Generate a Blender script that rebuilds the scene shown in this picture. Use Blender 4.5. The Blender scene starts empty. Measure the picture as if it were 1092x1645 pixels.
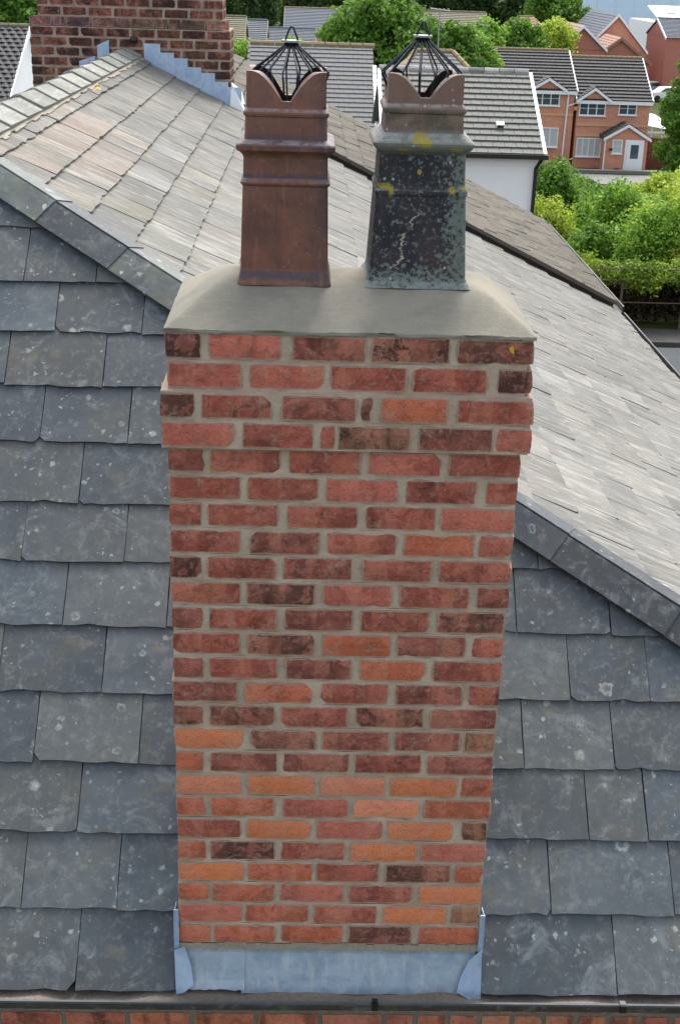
import bpy, math, random
import numpy as np
from mathutils import Vector, Matrix
S = bpy.context.scene
COL = S.collection
rad = math.radians

# ---------------------------------------------------------------- camera
cam_data = bpy.data.cameras.new('camera')
cam = bpy.data.objects.new('camera', cam_data)
COL.objects.link(cam)
RM = ((0.99941958, -0.01978389, -0.02773252), (-0.01802264, 0.38375335, -0.92325974), (0.02890812, 0.92322368, 0.38317405))
m = Matrix(((RM[0][0], RM[0][1], RM[0][2], -0.1199), (RM[1][0], RM[1][1], RM[1][2], -3.698), (RM[2][0], RM[2][1], RM[2][2], 0.9823), (0, 0, 0, 1)))
cam.matrix_world = m
cam_data.sensor_fit = 'VERTICAL'
cam_data.sensor_height = 36
cam_data.sensor_width = 36
cam_data.lens = 2125.23 / 1645 * 36
cam_data.clip_start = 0.1
cam_data.clip_end = 5000
S.camera = cam
S.render.resolution_x = 679
S.render.resolution_y = 1024
# ---------------------------------------------------------------- world, sun, exposure
SUN_EL, SUN_AZ = 56, 10          # degrees; azimuth from +Y towards +X: the sun stands behind the chimney
W = bpy.data.worlds.new('World'); S.world = W; W.use_nodes = True
wn = W.node_tree; wn.nodes.clear()
sky = wn.nodes.new('ShaderNodeTexSky'); sky.sky_type = 'NISHITA'; sky.sun_disc = False
sky.sun_elevation = rad(SUN_EL); sky.sun_rotation = rad(SUN_AZ)
sky.air_density = 1.0; sky.dust_density = 3.5; sky.ozone_density = 0.6
bg = wn.nodes.new('ShaderNodeBackground'); bg.inputs['Strength'].default_value = 0.15
wo = wn.nodes.new('ShaderNodeOutputWorld')
hs = wn.nodes.new('ShaderNodeHueSaturation'); hs.inputs['Saturation'].default_value = 0.42   # thin high cloud: a paler sky
wn.links.new(sky.outputs[0], hs.inputs['Color']); wn.links.new(hs.outputs[0], bg.inputs[0]); wn.links.new(bg.outputs[0], wo.inputs[0])
sd = bpy.data.lights.new('sun', 'SUN'); sd.energy = 1.0; sd.angle = rad(18); sd.color = (1.0, 0.95, 0.87)
sun = bpy.data.objects.new('sun', sd); COL.objects.link(sun)
sdir = Vector((math.sin(rad(SUN_AZ)) * math.cos(rad(SUN_EL)), math.cos(rad(SUN_AZ)) * math.cos(rad(SUN_EL)), math.sin(rad(SUN_EL))))
sun.rotation_euler = sdir.to_track_quat('Z', 'Y').to_euler()
sun.location = sdir * 50
S.view_settings.view_transform = 'Standard'; S.view_settings.look = 'None'
S.view_settings.exposure = 1.4; S.view_settings.gamma = 1; S.view_settings.use_curve_mapping = False

# ---------------------------------------------------------------- colour + node helpers
def lin(c):
    return tuple(((v / 255) / 12.92 if v / 255 <= 0.04045 else ((v / 255 + 0.055) / 1.055) ** 2.4) for v in c) + (1,)

class T:
    """small node-tree builder"""
    def __init__(s, name):
        s.m = bpy.data.materials.new(name); s.m.use_nodes = True
        s.t = s.m.node_tree; s.t.nodes.clear()
        s.out = s.t.nodes.new('ShaderNodeOutputMaterial')
        s.b = s.t.nodes.new('ShaderNodeBsdfPrincipled')
        s.t.links.new(s.b.outputs[0], s.out.inputs[0])
        s.tc = s.t.nodes.new('ShaderNodeTexCoord'); s.oi = s.t.nodes.new('ShaderNodeObjectInfo')
        s.obj = s.tc.outputs['Object']; s.gen = s.tc.outputs['Generated']
        s.rnd = s.oi.outputs['Random']; s.col = s.oi.outputs['Color']; s.alpha = s.oi.outputs['Alpha']
    def put(s, sock, v):
        if hasattr(v, 'is_linked') or isinstance(v, bpy.types.NodeSocket): s.t.links.new(v, sock)
        elif isinstance(v, (tuple, list)) and len(v) == 3 and len(sock.default_value) == 4: sock.default_value = tuple(v) + (1,)
        else: sock.default_value = v
    def math(s, op, a, b=0.5, c=None, clamp=False):
        n = s.t.nodes.new('ShaderNodeMath'); n.operation = op; n.use_clamp = clamp
        s.put(n.inputs[0], a); s.put(n.inputs[1], b)
        if c is not None: s.put(n.inputs[2], c)
        return n.outputs[0]
    def mix(s, f, a, b, mode='MIX'):
        n = s.t.nodes.new('ShaderNodeMix'); n.data_type = 'RGBA'; n.blend_type = mode
        s.put(n.inputs[0], f); s.put(n.inputs[6], a); s.put(n.inputs[7], b)
        return n.outputs[2]
    def ramp(s, f, stops):
        n = s.t.nodes.new('ShaderNodeMapRange'); n.interpolation_type = 'SMOOTHSTEP'
        s.put(n.inputs[0], f); n.inputs[1].default_value = stops[0]; n.inputs[2].default_value = stops[1]
        n.inputs[3].default_value = stops[2] if len(stops) > 2 else 0; n.inputs[4].default_value = stops[3] if len(stops) > 3 else 1
        return n.outputs[0]
    def vec(s, v=None, scale=(1, 1, 1), rot=(0, 0, 0), off=True):
        """object coordinates, scaled, shifted by the object's own random number so alike pieces differ"""
        n = s.t.nodes.new('ShaderNodeMapping')
        s.put(n.inputs['Vector'], v or s.obj); n.inputs['Scale'].default_value = scale; n.inputs['Rotation'].default_value = rot
        if off:
            c = s.t.nodes.new('ShaderNodeCombineXYZ')
            s.put(c.inputs[0], s.math('MULTIPLY', s.rnd, 37.0)); s.put(c.inputs[1], s.math('MULTIPLY', s.rnd, 91.0)); s.put(c.inputs[2], s.math('MULTIPLY', s.rnd, 53.0))
            s.put(n.inputs['Location'], c.outputs[0])
        return n.outputs[0]
    def noise(s, v, scale, detail=4, rough=0.6, dist=0.0):
        n = s.t.nodes.new('ShaderNodeTexNoise'); s.put(n.inputs['Vector'], v)
        n.inputs['Scale'].default_value = scale; n.inputs['Detail'].default_value = detail
        n.inputs['Roughness'].default_value = rough; n.inputs['Distortion'].default_value = dist
        return n.outputs[0]
    def voro(s, v, scale, feature='F1', rnd=1.0):
        n = s.t.nodes.new('ShaderNodeTexVoronoi'); n.feature = feature; s.put(n.inputs['Vector'], v)
        n.inputs['Scale'].default_value = scale; n.inputs['Randomness'].default_value = rnd
        return n
    def sep(s, v):
        n = s.t.nodes.new('ShaderNodeSeparateXYZ'); s.put(n.inputs[0], v); return n.outputs
    def sepc(s, v):
        n = s.t.nodes.new('ShaderNodeSeparateColor'); s.put(n.inputs[0], v); return n.outputs
    def bump(s, h, strength=0.4, dist=0.004):
        n = s.t.nodes.new('ShaderNodeBump'); n.inputs['Strength'].default_value = strength; n.inputs['Distance'].default_value = dist
        s.put(n.inputs['Height'], h); s.put(s.b.inputs['Normal'], n.outputs[0])
    def done(s, color, rough=0.8, spec=0.3, metal=0.0):
        s.put(s.b.inputs['Base Color'], color); s.put(s.b.inputs['Roughness'], rough)
        s.b.inputs['Specular IOR Level'].default_value = spec; s.b.inputs['Metallic'].default_value = metal
        return s.m

def plain(name, rgb, rough=0.6, spec=0.3, metal=0.0, vary=0.15, scale=6.0):
    t = T(name); n = t.noise(t.vec(), scale, 4)
    c = lin(rgb)
    a = tuple(v * (1 - vary) for v in c[:3]); b = tuple(min(1, v * (1 + vary)) for v in c[:3])
    return t.done(t.mix(n, a, b), rough, spec, metal)

# ---- brick: object colour gives each brick its own fired colour
def brick_material(name, smear=(164, 144, 126), smear_amt=1.0, soot=0.5, stain=0.0):
    t = T(name); v = t.vec()
    n1 = t.noise(v, 9, 5, 0.6, 0.6); n2 = t.noise(v, 45, 4, 0.65); n3 = t.noise(v, 170, 3, 0.6)
    c = t.mix(t.ramp(n1, (0.36, 0.64)), t.mix(t.math('MULTIPLY', t.alpha, 0.5, clamp=True), t.col, lin((90, 54, 50))), t.mix(0.30, t.col, lin((206, 132, 112))))
    # bands across the brick where it touched its neighbours in the kiln
    kb = t.noise(t.vec(scale=(1, 0.3, 0.12)), 11, 2, 0.4)
    c = t.mix(t.math('MULTIPLY', t.ramp(kb, (0.54, 0.58)), t.math('MULTIPLY', t.alpha, 0.55, clamp=True)), c, lin((84, 56, 52)))
    c = t.mix(t.math('MULTIPLY', t.ramp(kb, (0.44, 0.40)), 0.30), c, lin((206, 138, 112)))
    # blotches from the kiln: hard-edged pale and burnt areas
    c = t.mix(t.math('MULTIPLY', t.ramp(t.noise(v, 7, 3, 0.5, 2.0), (0.57, 0.60)), 0.35), c, lin((196, 116, 102)))
    c = t.mix(t.math('MULTIPLY', t.ramp(t.noise(v, 15, 5, 0.7, 1.2), (0.53, 0.60)), t.math('MULTIPLY', t.alpha, soot)), c, lin((66, 46, 40)))
    c = t.mix(t.math('MULTIPLY', t.ramp(t.noise(v, 21, 5, 0.8, 0.6), (0.55, 0.65)), 0.5 * smear_amt), c, lin(smear))
    c = t.mix(t.math('MULTIPLY', t.ramp(n2, (0.52, 0.70)), 0.40), c, lin((190, 140, 124)))
    c = t.mix(t.math('MULTIPLY', t.ramp(n3, (0.54, 0.68)), 0.38), c, lin((58, 38, 34)))
    # mortar smeared over the arrises
    g = t.sep(t.gen)
    ex = t.math('ABSOLUTE', t.math('SUBTRACT', g[0], 0.5)); ez = t.math('ABSOLUTE', t.math('SUBTRACT', g[2], 0.5))
    e = t.math('MAXIMUM', t.ramp(ex, (0.43, 0.5)), t.ramp(ez, (0.34, 0.5)))
    k = t.ramp(t.math('ADD', t.math('MULTIPLY', e, 0.62), t.math('MULTIPLY', t.noise(v, 24, 5, 0.75), 0.90)), (0.72, 0.86))
    c = t.mix(t.math('MULTIPLY', k, smear_amt * 0.8), c, lin(smear))
    if stain:
        geo = t.t.nodes.new('ShaderNodeNewGeometry'); sn = t.noise(geo.outputs['Position'], 2.6, 5, 0.7, 0.5)
        c = t.mix(t.math('MULTIPLY', t.ramp(sn, (0.44, 0.58)), stain), c, lin((38, 36, 36)))
        c = t.mix(t.math('MULTIPLY', t.ramp(t.noise(geo.outputs['Position'], 4.1, 4, 0.6), (0.56, 0.66)), stain * 0.7), c, lin((84, 80, 50)))
    t.bump(t.math('ADD', t.math('MULTIPLY', n2, 0.8), t.math('MULTIPLY', n3, 0.6)), 1.0, 0.006)
    return t.done(c, 0.9, 0.2)

def mortar_material(name, a, b, moss=0.25):
    t = T(name); v = t.vec(off=False)
    n1 = t.noise(v, 5, 5, 0.65); n2 = t.noise(v, 90, 3, 0.6)
    c = t.mix(t.ramp(n1, (0.3, 0.7)), lin(a), lin(b))
    c = t.mix(t.math('MULTIPLY', t.ramp(t.noise(v, 11, 5, 0.7), (0.56, 0.72)), moss), c, lin((92, 80, 62)))
    c = t.mix(t.math('MULTIPLY', n2, 0.35), c, lin((200, 190, 172)))
    t.bump(t.math('ADD', n2, t.noise(v, 25, 3)), 0.6, 0.005)
    return t.done(c, 0.95, 0.15)

# ---- slates of the near slope: blue-grey with lichen spots and rings
def slate_material(name, dark, light, warm, lichen=1.0, spot=1.0):
    t = T(name); v = t.vec()
    n1 = t.noise(v, 4.5, 6, 0.62, 0.4); n2 = t.noise(v, 26, 5, 0.7)
    base = t.mix(t.ramp(n1, (0.3, 0.7)), lin(dark), lin(light))
    w = t.math('FRACT', t.math('MULTIPLY', t.rnd, 7.31))
    base = t.mix(t.math('MULTIPLY', t.ramp(w, (0.2, 1.0)), 0.42), base, lin(warm))
    base = t.mix(t.math('MULTIPLY', t.ramp(t.noise(v, 3.0, 3, 0.5, 1.5), (0.45, 0.75)), 0.55), base, lin(warm))
    br = t.ramp(t.math('FRACT', t.math('MULTIPLY', t.rnd, 3.77)), (0, 1, 0.78, 1.22))
    base = t.mix(1.0, base, _gray(t, br), 'MULTIPLY')
    base = t.mix(t.math('MULTIPLY', t.ramp(n2, (0.5, 0.72)), 0.32), base, lin((134, 138, 138)))
    base = t.mix(t.math('MULTIPLY', t.ramp(t.noise(v, 6, 4, 0.6), (0.60, 0.70)), 0.3), base, lin((110, 104, 78)))
    base = t.mix(t.math('MULTIPLY', t.ramp(t.noise(t.vec(scale=(1, 0.35, 1)), 19, 5, 0.8), (0.56, 0.66)), 0.35), base, lin((50, 56, 62)))
    base = t.mix(t.math('MULTIPLY', t.ramp(n2, (0.46, 0.30)), 0.30), base, lin((52, 60, 66)))
    # soft pale bloom
    base = t.mix(t.math('MULTIPLY', t.ramp(t.noise(v, 7, 5, 0.75, 0.8), (0.52, 0.72)), 0.5 * lichen), base, lin((126, 132, 134)))
    # lichen rosettes: full dots and rings, irregular edge
    wob = t.t.nodes.new('ShaderNodeVectorMath'); wob.operation = 'ADD'
    nc = t.t.nodes.new('ShaderNodeTexNoise'); t.put(nc.inputs['Vector'], v); nc.inputs['Scale'].default_value = 60; nc.inputs['Detail'].default_value = 3
    sc = t.t.nodes.new('ShaderNodeVectorMath'); sc.operation = 'SCALE'; t.put(sc.inputs[0], nc.outputs['Color']); sc.inputs['Scale'].default_value = 0.03
    t.put(wob.inputs[0], v); t.put(wob.inputs[1], sc.outputs[0])
    flat = t.t.nodes.new('ShaderNodeMapping'); flat.inputs['Scale'].default_value = (1, 1, 0.02); t.put(flat.inputs['Vector'], wob.outputs[0])
    for scale, thr, ring, amt in ((13, 0.84, True, 0.45), (26, 0.84, False, 0.42), (60, 0.86, False, 0.42)):
        vo = t.voro(flat.outputs[0], scale); cc = t.sepc(vo.outputs['Color'])
        on = t.math('GREATER_THAN', cc[0], thr if scale > 20 else thr + 0.02)
        rr = t.math('ADD', t.math('MULTIPLY', cc[1], 0.22), 0.16)
        d = t.math('DIVIDE', vo.outputs['Distance'], rr)
        mask = t.ramp(d, (1.15, 0.65))
        if ring: mask = t.math('MULTIPLY', mask, t.ramp(d, (0.35, 0.75, 0.15, 1)))
        clump = t.ramp(t.noise(v, 5, 3, 0.6), (0.42, 0.58))
        k = t.math('MULTIPLY', t.math('MULTIPLY', mask, on), t.math('MULTIPLY', clump, amt * spot))
        base = t.mix(k, base, t.mix(cc[2], lin((176, 180, 168)), lin((196, 200, 198))))
    t.bump(t.math('ADD', t.math('MULTIPLY', n1, 1.2), t.math('MULTIPLY', n2, 0.5)), 0.45, 0.005)
    return t.done(base, t.ramp(n2, (0.3, 0.7, 0.48, 0.68)), 0.4)

def _gray(t, v):
    n = t.t.nodes.new('ShaderNodeCombineColor')
    for i in range(3): t.put(n.inputs[i], v)
    return n.outputs[0]

def pale_slate_material(name, a, b, tint, streak, dark_amt=0.5):
    """weathered slates: streaks run down the slope (local y)"""
    t = T(name); v = t.vec()
    st = t.vec(scale=(24, 2.6, 24))
    n1 = t.noise(st, 1.0, 5, 0.7, 0.3); n2 = t.noise(v, 30, 4, 0.7); n0 = t.noise(v, 3.0, 4, 0.6)
    c = t.mix(t.ramp(n0, (0.3, 0.7)), lin(a), lin(b))
    w = t.math('FRACT', t.math('MULTIPLY', t.rnd, 5.13))
    c = t.mix(t.math('MULTIPLY', t.ramp(w, (0.2, 1)), 0.3), c, t.col)
    c = t.mix(t.math('MULTIPLY', t.ramp(n1, (0.50, 0.66)), 0.65), c, lin(streak))
    c = t.mix(t.math('MULTIPLY', t.ramp(t.noise(st, 1.7, 5, 0.75), (0.57, 0.70)), dark_amt), c, lin(tint))
    c = t.mix(t.math('MULTIPLY', t.ramp(n2, (0.52, 0.70)), 0.35), c, lin((104, 103, 98)))
    sl = t.vec(scale=(70, 5, 70)); fl = t.ramp(t.noise(sl, 1.0, 3, 0.6), (0.66, 0.70))
    c = t.mix(t.math('MULTIPLY', fl, 0.55), c, lin((204, 202, 194)))
    c = t.mix(t.math('MULTIPLY', t.ramp(t.noise(sl, 1.3, 3, 0.6), (0.33, 0.29)), 0.6), c, lin((58, 56, 52)))
    br = t.ramp(t.math('FRACT', t.math('MULTIPLY', t.rnd, 9.7)), (0, 1, 0.86, 1.1))
    c = t.mix(1.0, c, _gray(t, br), 'MULTIPLY')
    t.bump(t.math('ADD', n1, t.math('MULTIPLY', n2, 0.6)), 0.9, 0.006)
    return t.done(c, 0.88, 0.1)

def leaf_material(name, cols, trans=0.35):
    t = T(name)
    g = t.t.nodes.new('ShaderNodeNewGeometry'); r = g.outputs['Random Per Island']
    n = t.noise(t.vec(off=False), 0.9, 3, 0.6)
    f = t.math('ADD', t.math('MULTIPLY', r, 0.55), t.math('MULTIPLY', t.ramp(n, (0.3, 0.7)), 0.45))
    c = t.mix(t.ramp(f, (0.15, 0.5)), lin(cols[0]), lin(cols[1])); c = t.mix(t.ramp(f, (0.55, 0.95)), c, lin(cols[2]))
    t.done(c, 0.6, 0.25)
    tr = t.t.nodes.new('ShaderNodeBsdfTranslucent'); t.put(tr.inputs[0], t.mix(0.3, c, lin((150, 180, 50))))
    ms = t.t.nodes.new('ShaderNodeMixShader'); ms.inputs[0].default_value = trans
    t.t.links.new(t.b.outputs[0], ms.inputs[1]); t.t.links.new(tr.outputs[0], ms.inputs[2]); t.t.links.new(ms.outputs[0], t.out.inputs[0])
    return t.m

# ---------------------------------------------------------------- object helpers
def empty(name, loc=(0, 0, 0), label=None, cat=None, group=None, kind=None):
    o = bpy.data.objects.new(name, None); COL.objects.link(o); o.location = loc; o.empty_display_size = 0.2
    return tag(o, label, cat, group, kind)
def tag(o, label=None, cat=None, group=None, kind=None):
    if label: o['label'] = label
    if cat: o['category'] = cat
    if group: o['group'] = group
    if kind: o['kind'] = kind
    return o
def link(name, me, parent=None, color=None, world=None):
    o = bpy.data.objects.new(name, me); COL.objects.link(o)
    if parent is not None:
        o.parent = parent
        o.matrix_parent_inverse = parent_world(parent).inverted()
    if world is not None: o.matrix_basis = world
    if color is not None: o.color = color
    return o
def parent_world(p):
    if p.parent is not None:
        return parent_world(p.parent) @ p.matrix_parent_inverse @ p.matrix_basis
    return p.matrix_basis.copy()
class MB:
    """collects geometry, builds ONE mesh object"""
    def __init__(s): s.v = []; s.f = []; s.mi = []; s.smooth = False
    def add(s, vs, fs, mi=0):
        k = len(s.v); s.v += [tuple(x) for x in vs]; s.f += [tuple(i + k for i in f) for f in fs]; s.mi += [mi] * len(fs)
    def box(s, x0, x1, y0, y1, z0, z1, mi=0, M=None):
        vs = [Vector((x, y, z)) for z in (z0, z1) for y in (y0, y1) for x in (x0, x1)]
        if M is not None: vs = [M @ v for v in vs]
        s.add(vs, [(0, 2, 3, 1), (4, 5, 7, 6), (0, 1, 5, 4), (2, 6, 7, 3), (0, 4, 6, 2), (1, 3, 7, 5)], mi)
    def quad(s, a, b, c, d, mi=0): s.add([a, b, c, d], [(0, 1, 2, 3)], mi)
    def slab(s, pts, n, t, mi=0):
        """polygon pts extruded by t along n"""
        n = Vector(n) * t; k = len(pts); a = [Vector(p) for p in pts]
        s.add(a + [p + n for p in a], [tuple(range(k - 1, -1, -1)), tuple(range(k, 2 * k))] + [(i, (i + 1) % k, k + (i + 1) % k, k + i) for i in range(k)], mi)
    def tube(s, pts, r, n=6, mi=0, caps=True):
        pts = [Vector(p) for p in pts]; rs = r if isinstance(r, (list, tuple)) else [r] * len(pts)
        vs = []; up = Vector((0.13, 0.31, 0.94)).normalized()
        for i, p in enumerate(pts):
            d = (pts[min(i + 1, len(pts) - 1)] - pts[max(i - 1, 0)]).normalized()
            a = d.cross(up)
            if a.length < 1e-3: a = d.cross(Vector((1, 0, 0)))
            a.normalize(); b = d.cross(a)
            vs += [p + (a * math.cos(2 * math.pi * j / n) + b * math.sin(2 * math.pi * j / n)) * rs[i] for j in range(n)]
        fs = [(i * n + j, i * n + (j + 1) % n, (i + 1) * n + (j + 1) % n, (i + 1) * n + j) for i in range(len(pts) - 1) for j in range(n)]
        if caps: fs += [tuple(range(n - 1, -1, -1)), tuple((len(pts) - 1) * n + j for j in range(n))]
        s.add(vs, fs, mi)
    def mesh(s, name, mats):
        me = bpy.data.meshes.new(name); me.from_pydata([tuple(v) for v in s.v], [], s.f)
        for mm in (mats if isinstance(mats, (list, tuple)) else [mats]): me.materials.append(mm)
        if any(s.mi): me.polygons.foreach_set('material_index', s.mi)
        if s.smooth: me.polygons.foreach_set('use_smooth', [True] * len(s.f))
        me.validate(); me.update(); return me
    def build(s, name, mats, parent=None, **k):
        # centre the mesh on its own origin so each piece has its own place
        c = Vector((sum(v[0] for v in s.v), sum(v[1] for v in s.v), sum(v[2] for v in s.v))) / max(1, len(s.v))
        s.v = [Vector(v) - c for v in s.v]
        return link(name, s.mesh(name, mats), parent, world=Matrix.Translation(c), **k)

def basis(o, u, v):
    """frame with x=u (along the eave), y=v (up the slope), z=outward normal"""
    u = Vector(u).normalized(); v = Vector(v).normalized(); n = u.cross(v)
    return Matrix(((u.x, v.x, n.x, o[0]), (u.y, v.y, n.y, o[1]), (u.z, v.z, n.z, o[2]), (0, 0, 0, 1)))

# ---------------------------------------------------------------- materials
M = {}
M['brick'] = brick_material('red_brick', soot=0.75)
M['old_brick'] = brick_material('old_sooty_brick', smear=(160, 132, 116), smear_amt=0.9, soot=0.8, stain=0.7)
M['wall_brick'] = brick_material('orange_wall_brick', smear=(200, 150, 120), smear_amt=0.3, soot=0.15)
M['mortar'] = mortar_material('new_mortar', (150, 130, 112), (188, 168, 150), 0.38)
M['old_mortar'] = mortar_material('old_lime_mortar', (176, 148, 130), (120, 106, 90), 0.75)
M['dark_mortar'] = mortar_material('dark_mortar', (74, 70, 68), (96, 90, 84), 0.3)
M['slate'] = slate_material('blue_slate', (58, 67, 75), (76, 84, 89), (80, 81, 74))
M['ridge_blue'] = slate_material('blue_ridge_tile', (44, 50, 56), (58, 64, 69), (56, 58, 56), 0.8, 0.8)
M['slate_crust'] = slate_material('crusted_ridge_tile', (66, 74, 78), (92, 99, 96), (108, 114, 92), 2.2, 1.6)
M['pale'] = pale_slate_material('weathered_sheen_slate', (108, 108, 104), (128, 127, 122), (78, 75, 62), (164, 161, 151), 0.75)  # bleached slate; its paleness also carries the sky's grazing sheen in the colour
M['brown_tile'] = pale_slate_material('mossy_brown_tile', (84, 80, 73), (100, 96, 88), (48, 42, 34), (118, 112, 102), 0.8)
M['ridge_pale'] = pale_slate_material('weathered_ridge_tile', (122, 124, 118), (146, 147, 140), (100, 96, 74), (168, 168, 160), 0.6)

def flaunch_material():
    t = T('cement_flaunching'); v = t.vec(off=False)
    n1 = t.noise(v, 3.5, 5, 0.6, 0.5); n2 = t.noise(v, 120, 3); n3 = t.noise(v, 14, 4, 0.7)
    c = t.mix(t.ramp(n1, (0.3, 0.7)), lin((118, 116, 106)), lin((140, 135, 122)))
    c = t.mix(t.math('MULTIPLY', t.ramp(n3, (0.5, 0.8)), 0.25), c, lin((98, 96, 82)))
    c = t.mix(t.math('MULTIPLY', t.ramp(n2, (0.55, 0.8)), 0.2), c, lin((164, 158, 146)))
    p = t.sep(t.obj); rim = t.ramp(t.math('ADD', p[2], t.math('MULTIPLY', n3, 0.03)), (-0.055, -0.032, 1, 0))
    c = t.mix(t.math('MULTIPLY', rim, 0.3), c, lin((92, 88, 72)))
    tw = t.noise(t.vec(off=False, scale=(1.5, 6, 6), rot=(0, 0, 0.3)), 9, 5, 0.7, 0.6)
    c = t.mix(t.math('MULTIPLY', t.ramp(tw, (0.5, 0.7)), 0.2), c, lin((158, 152, 138)))
    c = t.mix(t.math('MULTIPLY', t.ramp(tw, (0.46, 0.3)), 0.2), c, lin((100, 98, 86)))
    t.bump(t.math('ADD', t.math('MULTIPLY', n1, 1.2), n2), 0.3, 0.006)
    return t.done(c, 0.9, 0.2)
M['flaunch'] = flaunch_material()

def pot_clay():
    t = T('terracotta_clay'); v = t.vec(off=False)
    p = t.sep(t.obj); n1 = t.noise(v, 7, 5, 0.6, 0.6); n2 = t.noise(v, 60, 4, 0.7); n3 = t.noise(v, 18, 5, 0.7, 0.4)
    c = t.mix(t.ramp(n1, (0.3, 0.7)), lin((96, 64, 56)), lin((126, 84, 70)))
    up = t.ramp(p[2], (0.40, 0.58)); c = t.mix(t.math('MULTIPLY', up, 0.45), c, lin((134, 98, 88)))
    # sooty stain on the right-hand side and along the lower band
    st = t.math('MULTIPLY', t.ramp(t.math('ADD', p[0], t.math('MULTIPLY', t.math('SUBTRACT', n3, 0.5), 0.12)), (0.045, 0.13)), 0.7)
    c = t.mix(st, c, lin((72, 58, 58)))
    for lo, hi, amt in ((0.012, 0.045, 0.8), (0.300, 0.322, 0.8), (0.392, 0.43, 0.6)):
        z = t.math('ADD', p[2], t.math('MULTIPLY', t.math('SUBTRACT', n3, 0.5), 0.03))
        k = t.math('MULTIPLY', t.ramp(z, (lo, lo + 0.008)), t.ramp(z, (hi, hi - 0.008)))
        c = t.mix(t.math('MULTIPLY', k, amt), c, lin((74, 70, 78)))
    c = t.mix(t.math('MULTIPLY', t.ramp(n2, (0.58, 0.70)), 0.35), c, lin((160, 124, 108)))
    c = t.mix(t.math('MULTIPLY', t.ramp(n3, (0.54, 0.66)), 0.45), c, lin((74, 52, 50)))
    dr = t.noise(t.vec(off=False, scale=(1, 1, 0.12)), 34, 4, 0.7)
    c = t.mix(t.math('MULTIPLY', t.ramp(dr, (0.55, 0.68)), 0.4), c, lin((70, 54, 54)))
    c = t.mix(t.math('MULTIPLY', t.ramp(dr, (0.44, 0.34)), 0.28), c, lin((158, 108, 84)))
    # bird-lime splash and pale bloom on the ledges
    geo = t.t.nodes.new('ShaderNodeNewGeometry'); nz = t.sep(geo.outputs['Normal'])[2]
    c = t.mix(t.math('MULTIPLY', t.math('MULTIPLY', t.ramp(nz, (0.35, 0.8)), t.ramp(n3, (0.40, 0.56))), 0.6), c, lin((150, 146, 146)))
    t.bump(t.math('ADD', t.math('MULTIPLY', n1, 1.0), t.math('MULTIPLY', n2, 0.5)), 0.35, 0.004)
    return t.done(c, 0.62, 0.4)
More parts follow.
